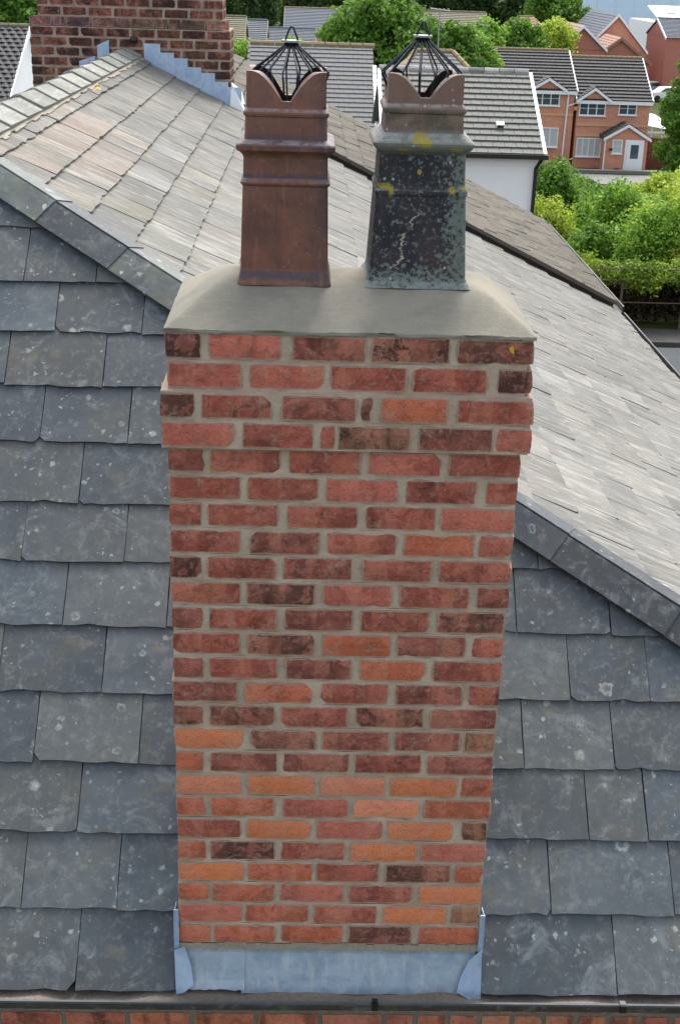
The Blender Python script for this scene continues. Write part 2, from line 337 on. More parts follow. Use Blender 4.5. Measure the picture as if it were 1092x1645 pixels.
def pot_lichen():
    t = T('sooty_lichened_clay'); v = t.vec(off=False)
    p = t.sep(t.obj); n1 = t.noise(v, 7, 5, 0.6, 0.6); n2 = t.noise(v, 70, 5, 0.75); n3 = t.noise(v, 20, 5, 0.75, 0.4)
    c = t.mix(t.ramp(n1, (0.3, 0.7)), lin((40, 41, 48)), lin((62, 57, 60)))
    c = t.mix(t.math('MULTIPLY', t.ramp(t.noise(v, 5, 4), (0.5, 0.7)), 0.4), c, lin((88, 62, 54)))
    up = t.ramp(t.math('ADD', p[2], t.math('MULTIPLY', t.math('SUBTRACT', n3, 0.5), 0.06)), (0.395, 0.455))
    c = t.mix(up, c, t.mix(t.ramp(n1, (0.3, 0.7)), lin((108, 86, 78)), lin((128, 110, 98))))
    top = t.ramp(p[2], (0.505, 0.545)); c = t.mix(t.math('MULTIPLY', top, 0.5), c, lin((130, 100, 88)))
    mid = t.math('MULTIPLY', t.ramp(p[2], (0.42, 0.45)), t.ramp(p[2], (0.52, 0.49)))
    c = t.mix(t.math('MULTIPLY', t.math('MULTIPLY', mid, t.ramp(n3, (0.42, 0.56))), 0.8), c, lin((84, 82, 72)))
    # band: grey-white crust
    band = t.math('MULTIPLY', t.ramp(p[2], (0.375, 0.395)), t.ramp(p[2], (0.455, 0.435)))
    c = t.mix(t.math('MULTIPLY', band, 0.75), c, t.mix(n2, lin((92, 94, 90)), lin((150, 152, 146))))
    # speckled pale lichen growing thicker to the right, and near the foot
    right = t.ramp(p[0], (-0.02, 0.15)); foot = t.ramp(p[2], (0.12, 0.0)); low = t.ramp(p[2], (0.42, 0.38))
    dens = t.math('MULTIPLY', t.math('MAXIMUM', t.math('MAXIMUM', right, foot), 0.38), low)
    sp = t.ramp(t.math('ADD', n2, t.math('MULTIPLY', dens, 0.24)), (0.63, 0.72))
    c = t.mix(t.math('MULTIPLY', sp, 0.8), c, lin((118, 130, 126)))
    gr = t.math('MULTIPLY', t.math('MULTIPLY', t.ramp(p[0], (0.07, 0.15)), low), t.ramp(n3, (0.35, 0.6)))
    c = t.mix(t.math('MULTIPLY', gr, 0.5), c, lin((88, 98, 74)))
    geo = t.t.nodes.new('ShaderNodeNewGeometry'); nz = t.sep(geo.outputs['Normal'])[2]
    c = t.mix(t.math('MULTIPLY', t.math('MULTIPLY', t.ramp(nz, (0.30, 0.8)), t.ramp(n3, (0.42, 0.56))), 0.7), c, lin((146, 152, 146)))
    vo = t.voro(v, 38); cc = t.sepc(vo.outputs['Color'])
    dot = t.math('MULTIPLY', t.math('GREATER_THAN', cc[0], 0.80), t.ramp(vo.outputs['Distance'], (0.20, 0.12)))
    c = t.mix(t.math('MULTIPLY', dot, 0.8), c, lin((164, 172, 166)))
    # bright yellow lichen colonies at fixed spots of this pot
    for (px, pz, rx, rz) in ((-0.012, 0.425, 0.024, 0.020), (0.005, 0.412, 0.018, 0.014), (-0.105, 0.290, 0.020, 0.011), (-0.088, 0.277, 0.009, 0.016), (0.088, 0.284, 0.010, 0.012), (0.118, 0.290, 0.010, 0.006), (-0.008, 0.332, 0.0075, 0.0085), (0.095, 0.398, 0.020, 0.006), (-0.06, 0.395, 0.02, 0.005)):
        dx = t.math('DIVIDE', t.math('SUBTRACT', p[0], px), rx); dz = t.math('DIVIDE', t.math('SUBTRACT', p[2], pz), rz)
        d = t.math('ADD', t.math('ADD', t.math('MULTIPLY', dx, dx), t.math('MULTIPLY', dz, dz)), t.math('ADD', t.math('MULTIPLY', t.math('SUBTRACT', n3, 0.5), 3.4), t.math('MULTIPLY', t.math('SUBTRACT', n2, 0.5), 5.0)))
        k = t.math('MULTIPLY', t.ramp(d, (1.0, 0.6)), t.math('LESS_THAN', p[1], 0.0))
        c = t.mix(t.math('MULTIPLY', t.math('MULTIPLY', k, t.ramp(n2, (0.3, 0.5, 0.35, 1))), 0.9), c, t.mix(n2, lin((130, 118, 40)), lin((178, 160, 60))))
    # the pale vein-like scar on the front
    zig = t.math('ADD', t.math('MULTIPLY', t.math('SUBTRACT', t.noise(t.vec(off=False, scale=(0.2, 1, 1)), 22, 3, 0.7), 0.5), 0.13), -0.038)
    ln = t.math('ABSOLUTE', t.math('SUBTRACT', p[0], t.math('ADD', zig, t.math('MULTIPLY', t.math('SUBTRACT', p[2], 0.16), 0.28))))
    k = t.math('MULTIPLY', t.ramp(ln, (0.0045, 0.001)), t.math('MULTIPLY', t.ramp(p[2], (0.03, 0.045)), t.ramp(p[2], (0.225, 0.205))))
    c = t.mix(t.math('MULTIPLY', k, t.ramp(n3, (0.40, 0.55))), c, lin((178, 170, 150)))
    t.bump(t.math('ADD', t.math('MULTIPLY', n2, 1.0), t.math('MULTIPLY', n1, 0.8)), 0.5, 0.004)
    return t.done(c, 0.8, 0.3)
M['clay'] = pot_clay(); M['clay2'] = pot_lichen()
M['flue_soot'] = plain('flue_soot', (42, 32, 28), 0.95)
M['wire'] = plain('painted_steel_wire', (34, 38, 48), 0.42, 0.5, 0.4)
M['wire_cap'] = plain('galvanised_cap', (150, 156, 160), 0.4, 0.5, 0.6)

def lead_material(name, a, b, c3):
    t = T(name); v = t.vec(); n1 = t.noise(v, 8, 5, 0.65, 0.8); n2 = t.noise(t.vec(scale=(3, 3, 0.7)), 12, 4, 0.6)
    c = t.mix(t.ramp(n1, (0.35, 0.65)), lin(a), lin(b)); c = t.mix(t.math('MULTIPLY', t.ramp(n2, (0.5, 0.68)), 0.4), c, lin(c3))
    c = t.mix(t.math('MULTIPLY', t.ramp(t.noise(v, 30, 4, 0.7), (0.55, 0.7)), 0.3), c, lin((96, 110, 128)))
    t.bump(n1, 0.4, 0.006); return t.done(c, 0.5, 0.5, 0.15)
M['lead'] = lead_material('lead_sheet', (128, 146, 162), (150, 166, 178), (184, 188, 184))
M['lead_blue'] = lead_material('new_lead_flashing', (158, 182, 208), (178, 198, 218), (198, 210, 220))
M['lead_tab'] = lead_material('lead_tab', (138, 162, 190), (156, 176, 200), (170, 184, 196))
M['gutter'] = slate_material('cast_iron_gutter', (40, 42, 46), (60, 60, 62), (66, 58, 54), 0.5, 0.2)
M['paint_lip'] = plain('gutter_lip_paint', (86, 90, 94), 0.5, 0.4, 0, 0.4, 20)
M['underlay'] = plain('roof_underlay', (40, 44, 50), 0.9)
M['pale_underlay'] = plain('pale_roof_bedding', (62, 60, 58), 0.9)
M['white_paint'] = plain('white_paint', (232, 234, 236), 0.5, 0.4, 0, 0.04)
M['worn_gutter'] = plain('worn_gutter', (112, 112, 108), 0.7, 0.3, 0, 0.6, 5)
M['white_render'] = plain('white_render', (238, 240, 242), 0.9, 0.2, 0, 0.05, 2)
M['black_plastic'] = plain('black_plastic', (28, 28, 30), 0.4, 0.5)
M['glass'] = plain('window_glass', (70, 84, 96), 0.08, 0.8, 0, 0.3, 2)
M['curtain'] = plain('pale_curtain', (186, 192, 192), 0.3, 0.5, 0, 0.2, 6)
M['bark'] = plain('tree_bark', (84, 70, 56), 0.95)

def far_brick(name, a, b, mort):
    t = T(name)
    n = t.t.nodes.new('ShaderNodeTexBrick')
    mp = t.t.nodes.new('ShaderNodeMapping'); mp.inputs['Rotation'].default_value = (rad(90), 0, 0)
    t.put(mp.inputs['Vector'], t.obj); t.put(n.inputs['Vector'], mp.outputs[0])
    n.inputs['Scale'].default_value = 1; n.inputs['Brick Width'].default_value = 0.225; n.inputs['Row Height'].default_value = 0.075
    n.inputs['Mortar Size'].default_value = 0.008; n.inputs['Color1'].default_value = lin(a); n.inputs['Color2'].default_value = lin(b); n.inputs['Mortar'].default_value = lin(mort)
    c = t.mix(t.math('MULTIPLY', t.ramp(t.noise(t.vec(off=False), 1.1, 4, 0.6), (0.35, 0.7)), 0.3), n.outputs[0], lin((176, 112, 92)))
    return t.done(c, 0.9, 0.2)
M['far_brick'] = far_brick('orange_facing_brick', (212, 144, 118), (198, 128, 102), (204, 172, 152))
M['far_brick_dark'] = far_brick('darker_facing_brick', (172, 104, 86), (160, 96, 80), (176, 148, 132))
M['buff_brick'] = plain('buff_brick_band', (206, 164, 128), 0.9, 0.2, 0, 0.2, 12)
def far_tile(name, a, b, moss, amt=0.4):
    t = T(name); v = t.vec(off=False); n = t.noise(v, 2.2, 5, 0.7); n2 = t.noise(v, 14, 4, 0.7)
    c = t.mix(t.ramp(n2, (0.3, 0.7)), lin(a), lin(b)); c = t.mix(t.math('MULTIPLY', t.ramp(n, (0.5, 0.72)), amt), c, lin(moss))
    c = t.mix(t.math('MULTIPLY', t.ramp(t.rnd, (0, 1)), 0.22), c, lin(moss))
    return t.done(c, 0.75, 0.3)
M['tile_grey'] = far_tile('grey_interlocking_tile', (92, 94, 92), (108, 110, 105), (114, 112, 98))
M['tile_greyblue'] = far_tile('old_grey_tile', (84, 87, 90), (102, 105, 107), (96, 92, 74), 0.5)
M['tile_dark'] = far_tile('dark_grey_tile', (56, 56, 59), (70, 70, 72), (80, 76, 66), 0.5)
M['tile_slateblue'] = far_tile('blue_grey_tile', (82, 90, 102), (94, 102, 112), (100, 100, 90), 0.3)
M['tile_buff'] = far_tile('buff_pink_tile', (146, 112, 94), (156, 124, 106), (130, 106, 90), 0.4)
M['tile_drab'] = far_tile('drab_tile', (108, 104, 84), (118, 115, 98), (94, 98, 66), 0.5)
M['ridge_red'] = far_tile('mossy_red_ridge', (128, 106, 84), (150, 126, 98), (120, 120, 72), 0.6)
M['leaf_dark'] = leaf_material('dark_leaves', ((34, 52, 30), (54, 80, 42), (80, 110, 56)), 0.25)
M['leaf_mid'] = leaf_material('mid_green_leaves', ((54, 88, 32), (92, 134, 50), (134, 172, 74)), 0.35)
M['leaf_light'] = leaf_material('light_green_leaves', ((80, 122, 42), (126, 168, 62), (172, 202, 96)), 0.4)
M['leaf_yellow'] = leaf_material('yellow_green_leaves', ((120, 146, 46), (168, 186, 68), (206, 212, 104)), 0.45)
M['leaf_ivy'] = leaf_material('ivy_leaves', ((64, 92, 28), (116, 144, 44), (170, 186, 64)), 0.3)
M['dead_stems'] = leaf_material('dead_undergrowth', ((30, 22, 16), (44, 32, 22), (58, 46, 28)), 0.1)

# ================================================================ GROUND AND ROADS
def ground_z(x, y):
    def L(a, b, t): return a + (b - a) * min(1, max(0, t))
    z = L(-8.4, -8.55, (y - 33) / 8) if y < 41 else L(-8.55, -10.85, (y - 41) / 38)
    if y > 84: z = L(-10.85, -12.0, (y - 84) / 80)
    return z
def ground():
    ys = [-60, -20, 0, 10, 20, 26, 30, 33, 36, 41, 50, 60, 70, 79, 84, 92, 104, 120, 140, 164, 200, 300, 600, 1500, 4000]
    xs = [-3000, -600, -150, -60, -30, -15, -5, 0, 5, 10, 15, 20, 30, 60, 150, 600, 3000]
    b = MB()
    for y in ys:
        for x in xs: b.v.append((x, y, ground_z(x, y)))
    n = len(xs)
    for j in range(len(ys) - 1):
        for i in range(n - 1): b.f.append((j * n + i, j * n + i + 1, (j + 1) * n + i + 1, (j + 1) * n + i)); b.mi.append(0)
    t = T('rough_grass_ground'); v = t.vec(off=False)
    c = t.mix(t.ramp(t.noise(v, 0.3, 5, 0.7), (0.35, 0.65)), lin((44, 56, 26)), lin((70, 76, 42)))
    c = t.mix(t.math('MULTIPLY', t.ramp(t.noise(v, 3, 5, 0.7), (0.5, 0.7)), 0.5), c, lin((70, 60, 42)))
    me = b.mesh('ground', t.done(c, 0.95, 0.1))
    tag(link('ground', me), kind='structure')
ground()
def asphalt(name, a, b):
    t = T(name); v = t.vec(off=False); c = t.mix(t.ramp(t.noise(v, 1.2, 5, 0.7), (0.3, 0.7)), lin(a), lin(b))
    c = t.mix(t.math('MULTIPLY', t.noise(v, 60, 2), 0.3), c, lin((120, 120, 118)))
    return t.done(c, 0.9, 0.2)
b = MB(); b.quad((3.4, 24.5, -8.396), (60, 23.5, -8.396), (60, 30.6, -8.396), (3.4, 31.0, -8.396))
tag(b.build('road', asphalt('shaded_near_asphalt', (58, 66, 70), (70, 77, 80))), kind='structure')  # dark asphalt: the shadow over this road is put into its colour
b = MB(); b.box(3.4, 60, 31.1, 31.25, -8.5, -8.28); b.box(3.4, 60, 31.25, 32.6, -8.5, -8.30)
tag(b.build('pavement', asphalt('shaded_pavement', (46, 46, 44), (62, 60, 54))), kind='structure')  # pavement colour darkened as well for the shade along the road
b = MB()
pts = [(-30, 76.5), (60, 74.5), (60, 80.5), (-30, 81.5)]
b.quad(*[(x, y, ground_z(x, y) + 0.03) for x, y in pts])
tag(b.build('road', asphalt('far_asphalt', (112, 114, 113), (126, 127, 124))), kind='structure')
b = MB(); b.quad(*[(x, y, ground_z(x, y) + 0.05) for x, y in ((36, 92), (40, 92), (60, 190), (41, 190))])
tag(b.build('road', asphalt('side_asphalt', (124, 126, 126), (138, 139, 138))), kind='structure')

# ================================================================ THE MAIN CHIMNEY
CH = 0.08775      # course height
CD = 0.60         # depth of the stack
random.seed(5)
def brick_mesh(name, w, h, d, mat, seed, chip=0.004, face_rows=(0.0, 0.5, 1.0)):
    """brick with a worn front: x = length, z = height, y = depth (front at -d/2)"""
    r = random.Random(seed)
    nx = max(3, int(w / 0.028)); xs = [-w / 2 + w * i / nx for i in range(nx + 1)]
    nz = 3; zs = [-h / 2 + h * j / nz for j in range(nz + 1)]
    V = []; F = []
    fv = {}
    for j, z in enumerate(zs):
        for i, x in enumerate(xs):
            ed = (i in (0, nx)) or (j in (0, nz)); co = (i in (0, nx)) and (j in (0, nz))
            dx = dz = 0; y = -d / 2 + r.uniform(-0.0008, 0.0008)
            if ed:
                y += r.uniform(0.0015, 0.0035); k = chip * (2.3 if r.random() < 0.10 else 1)
                if i == 0: dx = r.uniform(0, k)
                if i == nx: dx = -r.uniform(0, k)
                if j == 0: dz = r.uniform(0, k * 0.9)
                if j == nz: dz = -r.uniform(0, k * 0.9)
            if co: y += 0.002; dx *= 1.6; dz *= 1.4
            fv[i, j] = len(V); V.append((x + dx, y, z + dz))
    for j in range(nz):
        for i in range(nx): F.append((fv[i, j], fv[i + 1, j], fv[i + 1, j + 1], fv[i, j + 1]))
    ring = [fv[i, 0] for i in range(nx + 1)] + [fv[nx, j] for j in range(1, nz + 1)] + [fv[i, nz] for i in range(nx - 1, -1, -1)] + [fv[0, j] for j in range(nz - 1, 0, -1)]
    k = len(V)
    for q in ring:
        x, y, z = V[q]; V.append((x * 1.0, -d / 2 + 0.012, z))
    n = len(ring)
    for a in range(n): F.append((ring[a], k + a, k + (a + 1) % n, ring[(a + 1) % n]))
    k2 = len(V)
    for x, z in ((-w / 2, -h / 2), (w / 2, -h / 2), (w / 2, h / 2), (-w / 2, h / 2)): V.append((x, d / 2, z))
    cs = [0, nx, nx + nz, 2 * nx + nz]
    for a in range(4):
        i0, i1 = cs[a], (cs[(a + 1) % 4] if a < 3 else n)
        F.append(tuple([k2 + a] + [k2 + (a + 1) % 4] + [k + q % n for q in range(i1, i0 - 1, -1)]))
    F.append((k2 + 3, k2 + 2, k2 + 1, k2))
    me = bpy.data.meshes.new(name); me.from_pydata(V, [], F); me.materials.append(mat); me.validate(); me.update()
    return me

PAL = {'d': (84, 56, 50), 'b': (122, 80, 66), 'r': (166, 88, 72), 's': (196, 108, 92), 'o': (218, 130, 82), 'p': (224, 142, 108), 'm': (136, 78, 68), 'g': (86, 76, 58), 't': (164, 124, 90), 'e': (196, 106, 74)}
SOOT = {'d': 1.0, 'b': 0.9, 'r': 0.5, 's': 0.35, 'o': 0.12, 'p': 0.08, 'm': 0.4, 'g': 1.0, 't': 0.5, 'e': 0.4}
def tint(c, r, v=0.10):
    k = 1 + r.uniform(-v, v); return tuple(x * k for x in lin(PAL[c])[:3]) + (SOOT[c] * r.uniform(0.6, 1.3),)
ROWS = [
 ('dsmbb', [(-0.526, -0.426), (-0.4, -0.194), (-0.162, 0.05), (0.069, 0.294), (0.317, 0.539)]),
 ('ssrrd', [(-0.522, -0.309), (-0.283, -0.068), (-0.048, 0.173), (0.191, 0.408), (0.443, 0.541)]),
 ('brmder', [(-0.544, -0.446), (-0.421, -0.218), (-0.189, 0.029), (0.045, 0.075), (0.102, 0.294), (0.326, 0.549)]),
 ('srsgms', [(-0.541, -0.329), (-0.303, -0.094), (-0.072, -0.032), (-0.021, 0.191), (0.215, 0.434), (0.448, 0.551)]),
 ('mrrsr', [(-0.525, -0.419), (-0.401, -0.192), (-0.166, 0.048), (0.072, 0.29), (0.314, 0.529)]),
 ('rrsrr', [(-0.524, -0.312), (-0.288, -0.076), (-0.052, 0.163), (0.187, 0.401), (0.435, 0.524)]),
 ('rrrrs', [(-0.526, -0.43), (-0.408, -0.195), (-0.17, 0.047), (0.07, 0.283), (0.299, 0.526)]),
 ('rmres', [(-0.524, -0.312), (-0.28, -0.069), (-0.045, 0.167), (0.19, 0.405), (0.424, 0.525)]),
 ('drmrr', [(-0.526, -0.432), (-0.41, -0.2), (-0.179, 0.033), (0.067, 0.28), (0.304, 0.529)]),
 ('rbsrm', [(-0.525, -0.309), (-0.29, -0.079), (-0.054, 0.16), (0.186, 0.401), (0.431, 0.528)]),
 ('mrmrb', [(-0.525, -0.43), (-0.408, -0.196), (-0.172, 0.042), (0.067, 0.283), (0.309, 0.52)]),
 ('rbems', [(-0.526, -0.312), (-0.287, -0.075), (-0.05, 0.165), (0.185, 0.401), (0.426, 0.522)]),
 ('mrmer', [(-0.525, -0.43), (-0.408, -0.192), (-0.166, 0.044), (0.07, 0.279), (0.305, 0.525)]),
 ('mermr', [(-0.527, -0.32), (-0.295, -0.08), (-0.054, 0.164), (0.187, 0.404), (0.426, 0.524)]),
 ('bbrbm', [(-0.526, -0.432), (-0.409, -0.198), (-0.179, 0.036), (0.061, 0.283), (0.306, 0.522)]),
 ('obmmt', [(-0.525, -0.304), (-0.278, -0.063), (-0.044, 0.175), (0.191, 0.407), (0.426, 0.519)]),
 ('emmrm', [(-0.523, -0.434), (-0.408, -0.188), (-0.171, 0.047), (0.065, 0.283), (0.304, 0.522)]),
 ('popoe', [(-0.522, -0.309), (-0.285, -0.065), (-0.046, 0.17), (0.185, 0.409), (0.424, 0.524)]),
 ('eespr', [(-0.521, -0.428), (-0.41, -0.197), (-0.168, 0.049), (0.067, 0.287), (0.305, 0.527)]),
 ('mosog', [(-0.522, -0.309), (-0.289, -0.071), (-0.055, 0.169), (0.184, 0.404), (0.438, 0.518)]),
 ('edmos', [(-0.521, -0.429), (-0.411, -0.193), (-0.173, 0.043), (0.062, 0.287), (0.301, 0.524)]),
 ('ormbr', [(-0.52, -0.3), (-0.286, -0.065), (-0.051, 0.162), (0.185, 0.406), (0.425, 0.518)]),
 ('ersmo', [(-0.521, -0.421), (-0.407, -0.191), (-0.173, 0.046), (0.062, 0.28), (0.305, 0.522)]),
 ('srmot', [(-0.522, -0.304), (-0.294, -0.074), (-0.056, 0.161), (0.183, 0.402), (0.423, 0.518)]),
 ('rrebr', [(-0.522, -0.414), (-0.401, -0.189), (-0.167, 0.047), (0.066, 0.286), (0.311, 0.522)]),
]
chim = empty('chimney_stack', (0, CD / 2, -2.3), 'tall red brick chimney stack with cement top rising through the blue slates', 'chimney')
def build_chimney():
    r = random.Random(11)
    core = MB()
    for k in range(25):                       # mortar courses: stepped core, just behind the brick faces
        e = 0.02 if k in (2, 3) else 0.0
        z1 = -k * CH; z0 = z1 - CH
        nx = 26; f = 0.0045
        xs = [-0.524 - e + f + (1.05 + 2 * e - 2 * f) * i / nx for i in range(nx + 1)]
        cols = []
        for zz in (z0, z0 + CH * 0.5, z1):
            cols.append([(x, -e + f + r.uniform(-0.0015, 0.0022), zz) for x in xs])
        V = [p for c in cols for p in c]; n = nx + 1
        F = [(j * n + i, j * n + i + 1, (j + 1) * n + i + 1, (j + 1) * n + i) for j in range(2) for i in range(nx)]
        core.add(V, F)
        x0, x1 = xs[0], xs[-1]; yb = CD + e - f
        core.add([(x0, -e + f, z0), (x1, -e + f, z0), (x1, yb, z0), (x0, yb, z0), (x0, -e + f, z1), (x1, -e + f, z1), (x1, yb, z1), (x0, yb, z1)],
                 ([(0, 3, 2, 1)] if k in (3, 24) else []) + ([(4, 5, 6, 7)] if k in (0, 2) else []) + [(1, 2, 6, 5), (2, 3, 7, 6), (3, 0, 4, 7)])
    core.build('mortar', M['mortar'], chim)
    back = MB()
    for k, (cs, spans) in enumerate(ROWS):
        e = 0.02 if k in (2, 3) else 0.0
        zc = -(k + 0.5) * CH - 0.001
        for c, (a, b_) in zip(cs, spans):
            w = b_ - a; h = 0.0790 + r.uniform(-0.002, 0.002); d = 0.10; w += 0.007
            if k >= 17: c = {'r': 'e', 'm': 'r'}.get(c, c)
            if a < -0.5: a += 0.0035
            if b_ > 0.5: b_ -= 0.0035
            me = brick_mesh('brick', w, h, d, M['brick'], r.random(), 0.0055)
            yy = -e + d / 2 + r.uniform(-0.0015, 0.0010) - 0.001
            o = link('brick', me, chim, tint(c, r), Matrix.Translation(((a + b_) / 2, yy, zc + r.uniform(-0.001, 0.001))) @ Matrix.Rotation(r.uniform(-0.006, 0.006), 4, 'Y'))
        # side bricks
        for sx in (-1, 1):
            yedges = [(0.115, 0.225), (0.245, 0.46), (0.48, 0.59)] if (spans[0 if sx < 0 else -1][1] - spans[0 if sx < 0 else -1][0]) < 0.15 else [(0.115, 0.335), (0.355, 0.59)]
            for a, b_ in yedges:
                me = brick_mesh('brick', b_ - a, 0.0745, 0.09, M['brick'], r.random(), 0.0035)
                X = sx * (0.523 + e - 0.045)
                cc = r.choice('rrmmbs' if k < 15 else 'reomps')
                link('brick', me, chim, tint(cc, r), Matrix.Translation((X, (a + b_) / 2 + (e if a > .4 else 0), zc)) @ Matrix.Rotation(rad(90) * sx, 4, 'Z'))
        x = -0.52 if k % 2 else -0.46
        while x < 0.5:
            x1 = min(x + 0.215, 0.52); back.box(x, x1, CD - 0.05 + e, CD + 0.0 + e, zc - 0.037, zc + 0.037); x += 0.235
    o = back.build('back_bricks', M['brick'], chim); o['kind'] = 'stuff'; o.color = lin((150, 78, 64))
    # cement flaunching: a hipped, trowelled mound
    nx, ny = 60, 36; b = MB(); b.smooth = True
    X0, X1, Y0, Y1 = -0.529, 0.541, -0.004, CD + 0.01; H = 0.108
    def hgt(x, y):
        def s(d, w):
            d = max(0, min(1.35, d / w)); return 1 - math.log(1 + math.exp(9 * (1 - d))) / 9 if d > 0 else -0.01
        a = s(x - X0, 0.15) ; c = s(X1 - x, 0.155); f = s(y - Y0, 0.17); g = s(Y1 - y, 0.19)
        q = min(a, c, f, g)
        sm = -math.log(sum(math.exp(-14 * t) for t in (a, c, f, g))) / 14
        q = max(0, 0.7 * q + 0.3 * min(q, sm + 0.05))
        return H * q + 0.0035 * math.sin(9 * x + 3) * math.sin(13 * y + 1) * q + 0.002 * math.sin(31 * x) * q
    def wv(t): return t
    idx = {}
    for j in range(ny + 1):
        for i in range(nx + 1):
            ui, vj = i / nx, j / ny
            ui = 0.5 - 0.5 * math.cos(math.pi * ui) if True else ui; vj = 0.5 - 0.5 * math.cos(math.pi * vj)
            x = X0 + (X1 - X0) * ui; y = Y0 + (Y1 - Y0) * vj
            z = hgt(x, y) + 0.004
            if i in (0, nx) or j in (0, ny): z = 0.004 + r.uniform(-0.002, 0.003); 
            idx[i, j] = len(b.v); b.v.append((x, y + (0.003 * math.sin(21 * x) if j == 0 else 0), z))
    for j in range(ny):
        for i in range(nx): b.f.append((idx[i, j], idx[i + 1, j], idx[i + 1, j + 1], idx[i, j + 1])); b.mi.append(0)
    # thin rough rim
    ring = [(i, 0) for i in range(nx + 1)] + [(nx, j) for j in range(1, ny + 1)] + [(i, ny) for i in range(nx - 1, -1, -1)] + [(0, j) for j in range(ny - 1, 0, -1)]
    k = len(b.v)
    for q in ring:
        x, y, z = b.v[idx[q]]; b.v.append((x, y, -0.004 + r.uniform(-0.004, 0.002)))
    n = len(ring)
    for a in range(n): b.f.append((idx[ring[a]], k + a, k + (a + 1) % n, idx[ring[(a + 1) % n]])); b.mi.append(0)
    b.build('flaunching', M['flaunch'], chim)
build_chimney()

def square_pot(cx, cy, prof, z_body_top, z_top, hw_top, notch, mat, name_label, lean=0.0):
    """square pot: outer profile (z, half width), horned rim cut by a curved notch on each side"""
    e = empty('chimney_pot', (cx, cy, prof[0][0]), name_label, 'chimney pot', 'pair of square clay chimney pots')
    z0 = prof[0][0]
    # shell of the body: rings of 4 rounded corners
    b = MB(); b.smooth = False
    def ring(hw, z, rc=0.012, n=4):
        pts = []
        for q in range(4):
            a0 = q * math.pi / 2; ccx, ccy = (hw - rc) * (1 if q in (0, 3) else -1), (hw - rc) * (1 if q in (0, 1) else -1)
            for s in range(n + 1):
                a = a0 + s / n * math.pi / 2; pts.append((ccx + rc * math.cos(a), ccy + rc * math.sin(a), z - z0))
        return pts
    N = 20
    rings = [ring(hw, z, min(0.016, hw * 0.12)) for z, hw in prof]
    # inner surface
    inner = [ring(hw_top - 0.018, z_body_top, 0.02), ring(hw_top - 0.018, z_body_top - 0.25, 0.02)]
    allr = rings + inner
    k0 = 0
    for rg in allr: b.v += rg
    for j in range(len(allr) - 1):
        for i in range(N):
            b.f.append((j * N + i, j * N + (i + 1) % N, (j + 1) * N + (i + 1) % N, (j + 1) * N + i)); b.mi.append(1 if j >= len(rings) else 0)
    b.f.append(tuple((len(allr) - 1) * N + i for i in range(N))); b.mi.append(1)
    me = b.mesh('body', [mat, M['flue_soot']])
    link('body', me, e, world=Matrix.Translation((cx, cy, z0)))
    # horned rim: 4 walls, each with a curved V notch; thickness 18 mm
    h = z_top - z_body_top; th = 0.018; nw = notch
    b = MB()
    M2 = 22
    def hz(u):   # u in -1..1 along a side, height of wall top
        a = abs(u)
        if a < nw: return 0.012
        t = (a - nw) / (0.90 - nw); t = min(1, t)
        return 0.012 + (h - 0.012) * math.sin(t * math.pi / 2) ** 0.95 if t < 1 else h
    us = sorted(set([round(-1 + 2 * i / 40, 4) for i in range(41)] + [-nw - .001, nw + .001]))
    for q in range(4):
        R = Matrix.Rotation(q * math.pi / 2, 3, 'Z')
        for a, c in zip(us[:-1], us[1:]):
            xa, xc = a * hw_top, c * hw_top
            xai, xci = a * (hw_top - th), c * (hw_top - th)
            za, zc = hz(a), hz(c)
            zb = z_body_top - z0
            vs = [(xa, -hw_top, zb), (xc, -hw_top, zb), (xc, -hw_top, zb + zc), (xa, -hw_top, zb + za),
                  (xai, -hw_top + th, zb - 0.0), (xci, -hw_top + th, zb - 0.0), (xci, -hw_top + th, zb + zc), (xai, -hw_top + th, zb + za)]
            vs = [R @ Vector(v) for v in vs]
            k = len(b.v); b.v += vs
            b.f += [(k, k + 1, k + 2, k + 3), (k + 3, k + 2, k + 6, k + 7), (k + 5, k + 4, k + 7, k + 6)]; b.mi += [0, 0, 1]
    me = b.mesh('horned_rim', [mat, M['flue_soot']])
    link('horned_rim', me, e, world=Matrix.Translation((cx, cy, z0)))
    return e
PL = [(0.1014, 0.139), (0.107, 0.1375), (0.1135, 0.1353), (0.124, 0.1325), (0.1346, 0.1306), (0.1469, 0.1282), (0.26, 0.1258), (0.3848, 0.1227), (0.387, 0.126), (0.391, 0.1287), (0.3955, 0.1288), (0.3994, 0.1264), (0.4075, 0.1215), (0.4629, 0.1204), (0.471, 0.1235), (0.478, 0.1297), (0.483, 0.137), (0.4862, 0.1400), (0.4984, 0.1413), (0.503, 0.139), (0.5091, 0.1300), (0.5135, 0.1175), (0.5752, 0.1157), (0.578, 0.1195), (0.5842, 0.1210), (0.589, 0.1205), (0.5924, 0.1181), (0.5987, 0.1129), (0.606, 0.1127)]
PR = [(0.1018, 0.158), (0.106, 0.1545), (0.1114, 0.1508), (0.119, 0.1455), (0.1299, 0.1425), (0.25, 0.1360), (0.3649, 0.1302), (0.368, 0.1335), (0.3744, 0.1345), (0.3800, 0.1335), (0.3845, 0.1304), (0.3927, 0.1268), (0.4797, 0.1231), (0.487, 0.126), (0.4928, 0.1330), (0.500, 0.140), (0.5065, 0.1440), (0.5146, 0.1455), (0.5200, 0.142), (0.5322, 0.1290), (0.5408, 0.1146), (0.5917, 0.1114), (0.596, 0.117), (0.6027, 0.1193), (0.608, 0.119), (0.6126, 0.1164), (0.6203, 0.1085), (0.624, 0.1083)]
square_pot(-0.190, 0.29, PL, 0.606, 0.6985, 0.1122, 0.12, M['clay'], 'warm brown terracotta square chimney pot, the cleaner of the two')
